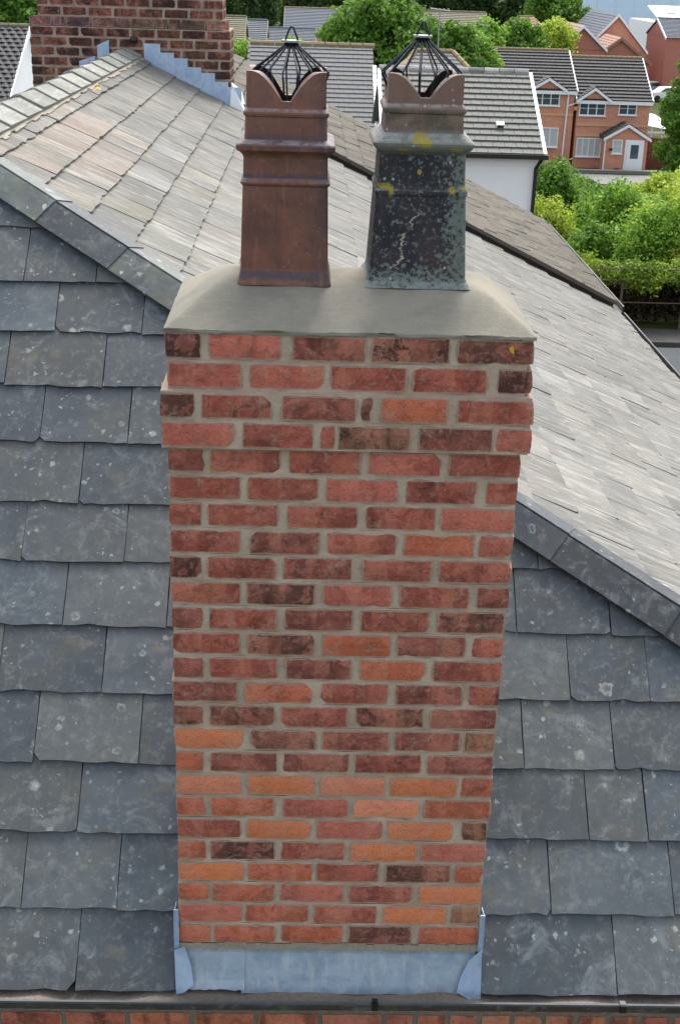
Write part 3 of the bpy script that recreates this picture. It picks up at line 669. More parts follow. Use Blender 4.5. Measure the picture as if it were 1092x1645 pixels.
square_pot(0.203, 0.31, PR, 0.624, 0.7010, 0.1068, 0.14, M['clay2'], 'blackened tapering chimney pot crusted with white speckles and yellow lichen')

def cowl(cx, cy, z_disc, z_rim, r_rim, r_bot, z_bot, n, label, rot=0.0, lean=0.0):
    e = empty('wire_chimney_guard', (cx, cy, z_bot), label, 'bird guard', 'wire balloon guards in the chimney pots')
    b = MB(); b.smooth = True
    rr = 0.027; b.tube([(cx, cy, z_disc - 0.0035), (cx, cy, z_disc + 0.002)], rr, 20)
    b.smooth = False; b.build('cap_disc', M['wire_cap'], e)
    b = MB(); b.tube([(cx, cy, z_disc - 0.018), (cx, cy, z_disc - 0.0037)], [0.016, 0.019], 16); b.build('collar', M['wire'], e)
    b = MB(); b.smooth = True
    b.tube([(cx - 0.017, cy, z_disc + 0.001), (cx - 0.010, cy, z_disc + 0.022), (cx - 0.004, cy, z_disc + 0.036), (cx + 0.001, cy, z_disc + 0.039), (cx + 0.006, cy, z_disc + 0.035), (cx + 0.012, cy, z_disc + 0.020), (cx + 0.019, cy, z_disc + 0.001)], 0.003, 6)
    b.build('top_loop', M['wire'], e)
    r = random.Random(n + int(cx * 100))
    for i in range(n):
        a = rot + 2 * math.pi * i / n + r.uniform(-0.05, 0.05); ca, sa = math.cos(a), math.sin(a)
        P = lambda R_, z: (cx + R_ * ca, cy + R_ * sa, z)
        rim = r_rim * (1 + r.uniform(-0.03, 0.03)); zr = z_rim + r.uniform(-0.003, 0.003)
        b = MB(); b.smooth = True
        b.tube([P(0.015, z_disc - 0.006), P(0.022, z_disc - 0.014), P(rim * 0.55, zr + (z_disc - zr) * 0.47), P(rim * 0.93, zr + 0.008), P(rim, zr), P(rim * 0.985, zr - 0.008), P((rim + r_bot) / 2, (zr + z_bot) / 2), P(r_bot, z_bot)], 0.0029, 6)
        b.build('wire', M['wire'], e)
cowl(-0.180, 0.29, 0.774, 0.692, 0.108, 0.045, 0.52, 16, 'black wire balloon guard in the clean terracotta pot', 0.15)
cowl(0.194, 0.31, 0.797, 0.699, 0.116, 0.045, 0.54, 16, 'black wire balloon guard in the lichen-crusted pot', 0.28)

# ================================================================ THE NEAR HOUSE: WALL, SLOPES, HIP, RIDGE, GUTTER
AL = 0.75138; CA, SA = math.cos(AL), math.sin(AL)
house = empty('slate_roofed_house', (0.5, 5, -8.4), 'old brick house in front whose hipped slate roof fills the picture around the chimney', 'house')
RX, EX, TB = -1.83, 2.95, 0.485            # ridge x, eave x, slope of the long side
BE = math.atan(TB); CB, SB = math.cos(BE), math.sin(BE)
def z2(x): return -0.7285 - (x) * TB       # surface of the long slope
Zr = z2(RX)
def y1_of_z(z): return -0.06 + (z + 2.3483) / math.tan(AL)
YE = 9.26                                   # party line
def clip_poly(P, a, b, c):                  # keep a*x+b*y<=c
    out = []
    for i in range(len(P)):
        p, q = P[i], P[(i + 1) % len(P)]; dp = a * p[0] + b * p[1] - c; dq = a * q[0] + b * q[1] - c
        if dp <= 0: out.append(p)
        if (dp < 0 < dq) or (dq < 0 < dp):
            t = dp / (dp - dq); out.append((p[0] + (q[0] - p[0]) * t, p[1] + (q[1] - p[1]) * t))
    return out
def area(P): return 0.5 * abs(sum(P[i][0] * P[(i + 1) % len(P)][1] - P[(i + 1) % len(P)][0] * P[i][1] for i in range(len(P))))
def slate_outline(x0, x1, t0, t1, r, corner=0.25, jag=0.004):
    """outline in slope coordinates, rough along the bottom edge"""
    n = max(3, int((x1 - x0) / 0.045)); P = []
    cl = r.uniform(0.008, 0.028) if r.random() < corner else 0.0; cr = r.uniform(0.008, 0.028) if r.random() < corner else 0.0
    if cl: P.append((x0 + r.uniform(0, .002), t0 + cl * r.uniform(0.6, 1.3)))
    P.append((x0 + cl, t0 + r.uniform(-jag, jag)))
    for i in range(1, n):
        k = r.uniform(-jag, jag) + (r.uniform(0.004, 0.009) if r.random() < 0.06 else 0)
        P.append((x0 + (x1 - x0) * i / n, t0 + k))
    P.append((x1 - cr, t0 + r.uniform(-jag, jag)))
    if cr: P.append((x1 - r.uniform(0, .002), t0 + cr * r.uniform(0.6, 1.3)))
    P.append((x1 + r.uniform(-.002, .002), t0 + (t1 - t0) * 0.5)); P.append((x1 + r.uniform(-.001, .001), t1)); P.append((x0 + r.uniform(-.001, .001), t1))
    return P
def plate(P, t0, t1, lift, base, th):
    """plate lying on the slope; lower edge lifted. returns verts (x,t,n) and faces, local to centre"""
    k = len(P)
    def n_at(t): return base + lift * (1 - min(1.15, max(-0.1, (t - t0) / (t1 - t0))))
    top = [(p[0], p[1], n_at(p[1]) + th) for p in P]; bot = [(p[0], p[1], n_at(p[1])) for p in P]
    return top + bot, [tuple(range(k))] + [(i, k + i, k + (i + 1) % k, (i + 1) % k) for i in range(k)]

def lay(parent, frame, rows, clips, mat, r, name='slate', limit=300, key=None, lift=0.014, th=0.007, lap=0.03, colors=None, corner=0.25, jag=0.004, skew=0.006):
    """rows: list of (t0, t1, [x edges]); frame maps (x, t, n) to the world"""
    items = []
    for t0, t1, xs in rows:
        for a, c in zip(xs[:-1], xs[1:]):
            g = r.uniform(0.002, 0.005)
            P = slate_outline(a + g / 2, c - g / 2, t0 + r.uniform(-.004, .004), t1 + lap, r, corner, jag)
            for cl in clips:
                if len(P) >= 3: P = clip_poly(P, *cl)
            if len(P) < 3 or area(P) < 0.0012: continue
            V, F = plate(P, t0, t1, lift * r.uniform(0.8, 1.25), 0.004 + r.uniform(0, 0.002), th * r.uniform(0.8, 1.3))
            cx, ct = sum(p[0] for p in P) / len(P), (t0 + t1) / 2
            sk = r.uniform(-skew, skew)
            V = [((x - cx) - (y - ct) * sk, (y - ct) + (x - cx) * sk, z) for x, y, z in V]
            items.append((cx, ct, V, F, colors(cx, ct, r) if colors else None))
    if key: items.sort(key=lambda q: key(q[0], q[1]))
    for cx, ct, V, F, cc in items[:limit]:
        me = bpy.data.meshes.new(name); me.from_pydata(V, [], F); me.materials.append(mat); me.update()
        link(name, me, parent, cc, frame @ Matrix.Translation((cx, ct, 0)))
    rest = items[limit:]
    if rest:
        b = MB()
        for cx, ct, V, F, cc in rest: b.add([(x + cx, y + ct, z) for x, y, z in V], F)
        me = b.mesh(name + 's', mat); o = link(name + 's', me, parent, rest[0][4], frame); o['kind'] = 'stuff'

def near_slope():
    r = random.Random(21)
    O = (0, -0.06, -2.3483); F1 = basis(O, (1, 0, 0), (0, CA, SA))
    # top of the slope: hip to the right of the ridge, mirrored hip to the left
    def T_(y): return (y + 0.06) / CA
    yt = y1_of_z(Zr); tt = T_(yt)
    xe = (-0.7285 - (-2.3483)) / TB    # where the hip would reach z of the eave
    k = (xe - RX) / tt                 # dx/dt of the hip
    deck = MB(); tm = 0.35; hipx = lambda t: xe - k * t
    for P in (((2 * RX - xe, 0.02, 0), (-0.524, 0.02, 0), (-0.524, tm, 0), (2 * RX - xe + k * tm, tm, 0)), ((0.524, 0.02, 0), (EX, 0.02, 0), (EX, (xe - EX) / k, 0), (hipx(tm), tm, 0), (0.524, tm, 0)), ((2 * RX - xe + k * tm, tm, 0), (hipx(tm), tm, 0), (RX, tt, 0))):
        deck.slab([F1 @ Vector(p) for p in P], F1.col[2][:3], -0.05)
    d = deck.build('front_roof_slope', M['underlay'], house)
    ys = [-0.065, 0.135, 0.3305, 0.5205, 0.7185, 0.9125, 1.1105, 1.295, 1.498, 1.692, 1.883, 2.072, 2.285, 2.48, 2.68]
    L = [[-1.462, -1.18, -0.879], [-1.094, -0.756], [-1.285, -0.92], [-1.479, -1.104, -0.714], [-1.269, -0.873], [-1.427, -1.046, -0.642], [-1.631, -1.233, -0.828], [-1.44, -1.03, -0.628], [-1.601, -1.214, -0.851], [-1.791, -1.388, -0.976], [-1.614, -1.204, -0.829], [-1.784, -1.361, -1.046], [-1.599, -1.237], [-1.75, -1.4], [-1.9, -1.55]]
    Rr = [[1.016], [0.798, 1.244], [0.953, 1.174], [0.729, 1.07], [0.92, 1.228], [0.726, 1.098], [0.825], [0.9], [0.7], [0.9], [0.6], [0.2], [], [], []]
    rows = []
    for i in range(len(ys) - 1):
        t0, t1 = T_(ys[i]), T_(ys[i + 1]); l = list(L[i]); rr = list(Rr[i])
        while l[0] > -6.8: l.insert(0, l[0] - r.uniform(0.30, 0.38))
        if ys[i] < 0.56:
            lx = l + [-0.535]; rx = [0.535] + rr
            while rx[-1] < 2.9: rx.append(rx[-1] + r.uniform(0.27, 0.36))
            rows.append((t0, t1, lx)); rows.append((t0, t1, rx))
        else:
            x = l[-1]; mid = []
            tgt = rr[0] if rr else 0.9
            n = max(1, round((tgt - x) / 0.35)); mid = [x + (tgt - x) * j / n for j in range(1, n)]
            rx = rr if rr else [tgt]
            while rx[-1] < 2.4: rx.append(rx[-1] + r.uniform(0.27, 0.38))
            rows.append((t0, t1, l + mid + rx))
    # clip along the right hip and the left hip
    clips = [(1, k, xe - 0.005), (-1, k, xe - 2 * RX)]
    for rw in rows:
        pass
    lay(d, F1, rows, clips, M['slate'], r, limit=300, key=lambda x, t: abs(x), lift=0.010, th=0.0075, jag=0.004, corner=0.14)
    return k, xe, tt
k1, xe1, tt1 = near_slope()

def long_slope():
    r = random.Random(33)
    # slope coordinates: u runs towards the camera (-Y) so that u x v points up; t up the slope
    O = (EX, 0, z2(EX)); F2 = basis(O, (0, -1, 0), (-CB, 0, SB)); F2 = basis(O, (0, 1, 0), (-CB, 0, SB))
    # (0,1,0)x(-CB,0,SB) = (SB,0,CB): outward
    Lr = (EX - RX) / CB
    def yh(x): return y1_of_z(z2(x))       # y of the hip
    deck = MB(); deck.slab([(EX - .02, yh(EX), z2(EX - .02)), (EX - .02, YE, z2(EX - .02)), (RX, YE, z2(RX)), (RX, yh(RX), z2(RX))], (-SB, 0, -CB), 0.05)
    d = deck.build('side_roof_slope', M['pale_underlay'], house)
    g = 0.2505; rows = []; n = int(Lr / g) + 1
    # course joints seen at x=-1.165 and -0.94: align
    off = (EX + 1.165) / CB % g
    def col(cx, ct, r):
        x = EX - ct * CB
        pal = [(142, 136, 126), (136, 138, 124), (144, 145, 140), (134, 136, 137), (146, 140, 118)]
        if x < -1.2 and cx < 8: pal = [(166, 138, 118), (158, 136, 120), (150, 140, 118)]
        elif x > 0.6: pal = [(134, 135, 134), (140, 137, 134), (126, 127, 124), (142, 136, 127)]
        return lin(r.choice(pal))
    t = off - g
    while t < Lr:
        w = 0.30; x = 0.3 + r.uniform(0, 0.3); xs = [x]
        while x < YE: x += r.uniform(0.22, 0.36); xs.append(min(x, YE))
        rows.append((max(t, -0.03), t + g, xs)); t += g
    # hip clip: y >= yh(x)  with x = EX - t*CB ; yh linear in x
    a = (yh(EX) - yh(EX - CB))              # per unit t decrease
    # y >= yh(EX) - a*t*(-1)... yh(EX - t*CB) = yh(EX) - a*t*1
    # -> -y - a*t... written as (-1)*y + (-a)*t*(-1) <= ...
    clips = [(-1, -a, -yh(EX) + 0.0)]
    lay(d, F2, rows, clips, M['pale'], r, limit=300, key=lambda x, t: (x + 3.7) + 0.0 * t, lift=0.014, th=0.007, colors=col, corner=0.2, jag=0.0045, skew=0.009)
long_slope()

# far side of the ridge (not seen from the photograph's place): one plain slope of slates
b = MB(); zt = z2(RX); b.slab([(RX - 0.02, y1_of_z(zt), zt), (RX - 0.02, YE, zt), (2 * RX - EX, YE, z2(EX)), (2 * RX - EX, y1_of_z(z2(EX)), z2(EX))], (0, 0, -1), 0.05)
b.build('rear_roof_slope', M['slate'], house)

def ridges():
    r = random.Random(8)
    # ---- hip: from the ridge end down to the right corner
    A = Vector((RX, y1_of_z(Zr), Zr)); B = Vector((EX, y1_of_z(z2(EX)), z2(EX)))
    A = A + Vector((0, CA, SA)) * 0.045
    D = (B - A).normalized(); n1 = Vector((0, -SA, CA)); n2 = Vector((SB, 0, CB))
    w1 = D.cross(n1).normalized()
    if w1.z > 0: w1 = -w1
    w2 = D.cross(n2).normalized()
    if w2.z > 0: w2 = -w2
    bed = MB(); L = (B - A).length
    for (w, n_) in ((w1, n1), (w2, n2)):
        seg = int(L / 0.12)
        for i in range(seg):
            a = A + D * (i * L / seg); c = A + D * ((i + 1) * L / seg); q = 0.074 + r.uniform(-0.006, 0.004)
            bed.slab([a + n_ * 0.0, c + n_ * 0.0, c + w * q, a + w * q], n_, 0.032)
    p = bed.build('hip_bedding', M['dark_mortar'], house)
    s = -0.02; starts = []
    # joints seen at x about -1.29, -0.93 | 0.93, 1.36
    xs = [-1.95, -1.62, -1.275, -0.935, -0.56, -0.19, 0.19, 0.56, 0.93, 1.36, 1.75, 2.15, 2.55, 2.98]
    for i, (x0, x1) in enumerate(zip(xs[:-1], xs[1:])):
        s0 = (x0 - RX) / D.x; s1 = (x1 - RX) / D.x
        tl = r.uniform(0.000, 0.003); up = 0.030
        b = MB()
        for (w, n_) in ((w1, n1), (w2, n2)):
            wid = 0.118
            a0 = A + D * (s0 - 0.0); a1 = A + D * (s1 + 0.008)
            lift0, lift1 = up + tl, up + 0.005 + tl    # each tile rides over the one below
            ridge_up = ((n1 + n2).normalized())
            top0 = a0 + ridge_up * (lift0 * 1.15); top1 = a1 + ridge_up * (lift1 * 1.15)
            b.slab([top0, top1, a1 + w * wid + n_ * lift1, a0 + w * wid + n_ * lift0] if n_ is n1 else [top1, top0, a0 + w * wid + n_ * lift0, a1 + w * wid + n_ * lift1], n_, 0.016)
        mat = M['slate_crust'] if x0 in (-1.62, -0.935) else M['ridge_blue']
        o = b.build('ridge_tile', mat, p)
    # ---- main ridge running away along Y
    bed = MB(); n3 = Vector((-SB, 0, CB)); wA = Vector((CB, 0, -SB)); wB = Vector((-CB, 0, -SB)); y0 = y1_of_z(Zr)
    ridge = Vector((RX, 0, Zr))
    seg = int((YE - y0) / 0.1)
    for w, n_ in ((wA, n2), (wB, n3)):
        for i in range(seg):
            ya = y0 + (YE - y0) * i / seg; yb = y0 + (YE - y0) * (i + 1) / seg; q = 0.150 + r.uniform(0, 0.028)
            a = ridge + Vector((0, ya, 0)); c = ridge + Vector((0, yb, 0))
            bed.slab([a, c, c + w * q, a + w * q], n_, 0.032)
    p = bed.build('ridge_bedding', mortar_material('ridge_mortar', (120, 116, 106), (146, 142, 130), 0.3), house)
    y = y0 - 0.05
    while y < YE - 0.1:
        y2 = min(y + 0.455, YE - 0.01); b = MB(); j = r.uniform(-0.002, 0.002)
        for w, n_ in ((wA, n2), (wB, n3)):
            wid = 0.138
            for (ya, yb, l) in ((y, y2 - 0.0, 0.030), ):
                a = ridge + Vector((0, ya, 0)); c = ridge + Vector((0, yb + 0.03, 0)); la, lc = l + 0.020 + j, l + 0.0 + j
                la = l + 0.013 + j
                b.slab([a + Vector((0, 0, la * 1.12)), c + Vector((0, 0, lc * 1.12)), c + w * wid + n_ * lc, a + w * wid + n_ * la] if n_ is n2 else [c + Vector((0, 0, lc * 1.12)), a + Vector((0, 0, la * 1.12)), a + w * wid + n_ * la, c + w * wid + n_ * lc], n_, 0.016)
        o = b.build('ridge_tile', M['ridge_pale'], p); o.color = lin(r.choice([(134, 134, 128), (136, 136, 112), (126, 131, 130)]))
        y += 0.455
ridges()
# an orange lichen patch against the ridge bedding is growth one can point at
def lichen_patch():
    r = random.Random(3); b = MB(); n2 = Vector((SB, 0, CB))
    c = Vector((-1.655, 6.2, z2(-1.655))) + n2 * 0.024; u = Vector((0, 1, 0)); v = Vector((CB, 0, -SB))
    P = [c + u * (math.cos(a) * 0.17 * r.uniform(0.45, 1.1)) + v * (math.sin(a) * 0.035 * r.uniform(0.4, 1.1)) for a in [i * math.pi / 8 for i in range(16)]]
    b.slab(P, n2, 0.003); b.build('orange_lichen', plain('orange_lichen', (196, 146, 70), 0.9, 0.1, 0, 0.3, 30), house)
lichen_patch()

def gutter_and_wall():
    r = random.Random(14)
    # wall below the eaves, flush with the chimney face
    zt = -2.40; b = MB(); b.box(-6.5, 2.9, 0.004, 0.30, -8.5, zt); wall = b.build('wall', M['dark_mortar'], house)
    b = MB(); b.box(2.70, 2.90, 0.30, YE + 5, -8.5, z2(2.9) - 0.12); b.build('side_wall', M['far_brick_dark'], house)
    cols = [(196, 120, 80), (186, 106, 74), (178, 100, 78), (190, 128, 92), (166, 90, 70), (184, 116, 94)]
    low = MB()
    for j in range(36):
        zc = -2.46 - j * 0.0825; x = -6.45 + (0.0 if j % 2 else 0.12)
        while x < 2.8:
            w = 0.215 if (x < 0.02 or j % 3) else 0.102
            if not (j < 7 and -1.68 < x < 2.05): low.box(x, min(x + w, 2.89), -0.003, 0.06, zc - 0.035, zc + 0.035)
            x += w + 0.014
    o = low.build('wall_bricks', M['wall_brick'], wall); o['kind'] = 'stuff'; o.color = lin((186, 108, 78))
    for j in range(7):
        zc = -2.46 - j * 0.0825; x = -1.62 + (0.0 if j % 2 else 0.12)
        while x < 2.0:
            w = 0.215 if (x < 0.02) else 0.102
            me = brick_mesh('brick', w, 0.070, 0.10, M['wall_brick'], r.random(), 0.004)
            cc = lin(r.choice(cols)); link('brick', me, wall, cc, Matrix.Translation((x + w / 2, 0.05 - 0.003, zc)))
            x += w + 0.014
    # gutter: shallow cast-iron trough along the eave
    b = MB(); b.smooth = False
    prof = [(-0.01, -2.340), (-0.012, -2.362), (-0.035, -2.372), (-0.085, -2.372), (-0.118, -2.362), (-0.128, -2.330), (-0.140, -2.327), (-0.139, -2.336), (-0.131, -2.368), (-0.092, -2.382), (-0.03, -2.382), (-0.002, -2.370), (-0.002, -2.340)]
    xs = [-6.6 + i * 0.2 for i in range(49)]
    for x0, x1 in zip(xs[:-1], xs[1:]):
        s0 = 0.0035 * math.sin(x0 * 2.1); s1 = 0.0035 * math.sin(x1 * 2.1)
        k = len(b.v); b.v += [(x0, y, z + s0 + 0.0) for y, z in prof] + [(x1, y, z + s1) for y, z in prof]; n = len(prof)
        for i in range(n): b.f.append((k + i, k + (i + 1) % n, k + n + (i + 1) % n, k + n + i)); b.mi.append(1 if i in (5, 6) else 0)
    gt = b.build('gutter', [M['gutter'], M['paint_lip']], house)
    b = MB()                                     # silt lying in the trough
    for i in range(95):
        x0 = -6.5 + i * 0.1; x1 = x0 + 0.1; h0 = -2.362 + 0.007 * math.sin(i * 1.3) + 0.005 * math.sin(i * 3.1); h1 = -2.362 + 0.007 * math.sin((i + 1) * 1.3) + 0.005 * math.sin((i + 1) * 3.1)
        b.quad((x0, -0.1190, h0 + 0.004), (x1, -0.1190, h1 + 0.004), (x1, -0.0125, h1), (x0, -0.0125, h0))
    b.build('silt', mortar_material('gutter_silt', (84, 72, 64), (104, 96, 92), 0.4), gt)
    for x in (-1.16, 0.16, 1.02):
        b = MB(); b.box(x - 0.010, x + 0.010, -0.146, -0.122, -2.329, -2.320); b.box(x - 0.010, x + 0.010, -0.148, -0.1415, -2.352, -2.320)
        b.build('gutter_clip', M['black_plastic'] if x > 0 else M['lead'], gt)
gutter_and_wall()

b = MB(); b.slab([(0.468, -0.0045, -0.040), (0.479, -0.0045, -0.047), (0.476, -0.0045, -0.026), (0.469, -0.0045, -0.022), (0.463, -0.0045, -0.030)], (0, -1, 0), 0.002)
b.build('yellow_lichen', plain('yellow_lichen', (196, 170, 50), 0.9, 0.1, 0, 0.3, 60), chim)
# lead apron and corner pieces at the foot of the chimney: parts of the stack
def leadwork():
    r = random.Random(4)
    def sheet(name, x0, x1, off, seed, mat, zt=-2.202, zb=-2.372):
        b = MB(); n = 14; rows_ = [(0.0, zt), (-0.003, zt - 0.02), (-0.020, zt - 0.07), (-0.036, zt - 0.115), (-0.052, zb)]
        rr = random.Random(seed); idx = []
        for j, (y, z) in enumerate(rows_):
            row = []
            for i in range(n + 1):
                x = x0 + (x1 - x0) * i / n; f = j / (len(rows_) - 1)
                row.append(len(b.v)); b.v.append((x + (0.0 if 0 < i < n else 0), y - 0.006 - off + rr.uniform(-.0010, .0010) * (1 + f), z + (rr.uniform(-.004, .003) if j in (0, len(rows_) - 1) else 0)))
            idx.append(row)
        for j in range(len(rows_) - 1):
            for i in range(n): b.f.append((idx[j + 1][i], idx[j + 1][i + 1], idx[j][i + 1], idx[j][i])); b.mi.append(0)
        k = len(b.v)
        for i in range(n + 1): v = b.v[idx[-1][i]]; b.v.append((v[0], v[1] + 0.004, v[2] - 0.001))
        for i in range(n): b.f.append((k + i, k + i + 1, idx[-1][i + 1], idx[-1][i])); b.mi.append(0)
        return b.build(name, mat, chim)
    sheet('lead_apron', -0.535, -0.292, 0.003, 1, M['lead'], -2.200, -2.345)
    sheet('lead_apron', -0.304, 0.515, 0.0, 2, M['lead'], -2.204, -2.360)
    # weathered cement fillet over the apron's top edge
    b = MB(); n = 40
    for i in range(n):
        xa = -0.522 + 1.044 * i / n; xb = xa + 1.044 / n; h1 = r.uniform(0.016, 0.024); h2 = h1
        b.add([(xa, -0.013, -2.206), (xb, -0.013, -2.206), (xb, -0.004, -2.206 + h2), (xa, -0.004, -2.206 + h1), (xa, 0.01, -2.206), (xb, 0.01, -2.206)], [(0, 1, 2, 3), (3, 2, 5, 4)])
    b.build('mortar_fillet', mortar_material('grey_fillet', (104, 98, 84), (122, 114, 98), 0.5), chim)
    for s in (-1, 1):
        # upright strip folded round the arris
        x = 0.530 * s; b = MB()
        zt = -2.045 if s < 0 else -2.055
        b.slab([(x - 0.009, -0.012, zt - 0.16), (x + 0.009, -0.012, zt - 0.16), (x + 0.009, -0.008, zt), (x - 0.009, -0.008, zt)], (0, 1, 0), 0.004)
        b.slab([(x + 0.006 * s, -0.010, zt - 0.2), (x + 0.006 * s, 0.05, zt - 0.15), (x + 0.006 * s, 0.05, zt - 0.01), (x + 0.006 * s, -0.010, zt)], (-s, 0, 0), 0.003)
        b.build('lead_strip', M['lead_tab'], chim)
        # flared dog-ear turned over the apron
        b = MB()
        if s < 0: P = [(-0.536, -0.020, -2.20), (-0.500, -0.018, -2.185), (-0.478, -0.030, -2.255), (-0.468, -0.052, -2.318), (-0.500, -0.062, -2.345), (-0.528, -0.064, -2.352)]
        else: P = [(0.532, -0.020, -2.185), (0.536, -0.064, -2.375), (0.505, -0.066, -2.365), (0.450, -0.056, -2.338), (0.462, -0.040, -2.285), (0.490, -0.024, -2.225)]
        P = [(p[0], p[1] - 0.010, p[2]) for p in P]; b.slab(P if s > 0 else P[::-1], (0, -1, 0.1), 0.004); b.build('lead_corner', M['lead_tab'], chim)
        # side flashing against the slates
        b = MB(); xx = s * 0.531
        for q in range(4):
            ya = 0.13 + q * 0.14; zz = -2.3483 + (ya + 0.06) * math.tan(AL)
            b.slab([(xx, ya, zz - 0.02), (xx, ya + 0.135, zz + 0.10), (xx, ya + 0.135, zz + 0.20), (xx, ya, zz + 0.20)], (-s, 0, 0), 0.003)
        b.build('side_flashing', M['lead'], chim)
leadwork()

# ================================================================ MOSSY ROOF OF THE ADJOINING HOUSE
nb = empty('adjoining_house', (0.5, 11.5, -8.4), 'adjoining terraced house with a mossy brown tiled roof beyond the pale slates', 'house')
def brown_roof():
    r = random.Random(51); up = 0.06; Y0, Y1 = 9.30, 13.85
    F3 = basis((EX, 0, z2(EX) + up / CB), (0, 1, 0), (-CB, 0, SB)); Lr = (EX - RX) / CB
    b = MB(); b.slab([F3 @ Vector(p) for p in ((Y0, 0, 0), (Y1, 0, 0), (Y1, Lr, 0), (Y0, Lr, 0))], F3.col[2][:3], -0.10)
    d = b.build('roof_slope', plain('dark_verge', (74, 67, 60), 0.95), nb)
    rows = []; t = 0; g = 0.19
    while t < Lr:
        x = Y0 - r.uniform(0, 0.03); xs = [x]
        while x < Y1: x += r.uniform(0.24, 0.34); xs.append(min(x, Y1))
        rows.append((t, t + g, xs)); t += g
    lay(d, F3, rows, [], M['brown_tile'], r, name='roof_tile', limit=300, key=lambda x, t: x + t * 0.3, lift=0.022, th=0.012, colors=lambda a, c, r: lin(r.choice([(98, 90, 78), (90, 85, 74), (104, 97, 84), (80, 74, 65)])), corner=0.3, jag=0.010, skew=0.012)
    # raised verge slates along the party line, stepped
    y = 0
    for i in range(11):
        t0 = i * 0.5; b = MB(); F = F3 @ Matrix.Translation((Y0 - 0.02, t0, 0.0))
        b.box(-0.03, 0.06, 0, 0.49, 0.0, 0.026 + r.uniform(0, 0.012), M=F); b.build('verge_piece', plain('verge_stone_%d' % (i % 1), (88, 80, 72), 0.95) if i == 0 else bpy.data.materials['verge_stone_0'], nb)
    b = MB(); zt = z2(RX) + up; b.slab([(RX, Y0, zt), (RX, Y1, zt), (2 * RX - EX, Y1, z2(EX) + up), (2 * RX - EX, Y0, z2(EX) + up)], (0, 0, -1), 0.05); b.build('rear_roof_slope', M['brown_tile'], nb)
    b = MB(); b.box(-6.7, 2.85, Y1 - 0.25, Y1 - 0.02, -8.5, z2(EX) - 0.1)
    b.slab([(-6.7, Y1 - 0.02, z2(EX) - 0.1), (2.85, Y1 - 0.02, z2(EX) - 0.1), (RX, Y1 - 0.02, z2(RX) - 0.02)], (0, -1, 0), 0.22); b.build('gable_wall', M['far_brick_dark'], nb)
    b = MB(); b.tube([(RX, Y0 + .3, zt + 0.05), (RX, Y1, zt + 0.05)], 0.11, 8); b.build('ridge', M['brown_tile'], nb)
brown_roof()
# gutters on the long eave: dark on the near house, pale on the adjoining one
def long_gutter(name, y0, y1, dz, mat, parent):
    b = MB(); x = EX + 0.00; z = z2(EX) + dz; prof = [(0.0, 0.0), (0.005, -0.05), (0.05, -0.075), (0.095, -0.05), (0.10, 0.006), (0.112, 0.006), (0.105, -0.058), (0.05, -0.088), (-0.005, -0.06), (-0.01, 0.0)]
    b.v = [(x + a, y, z + c) for y in (y0, y1) for a, c in prof]; n = len(prof)
    b.f = [(i, (i + 1) % n, n + (i + 1) % n, n + i) for i in range(n)]; b.mi = [0] * n
    b.build(name, mat, parent)
long_gutter('side_gutter', 0.6, 9.28, -0.02, M['gutter'], house)
long_gutter('gutter', 9.32, 13.9, 0.03, M['worn_gutter'], nb)

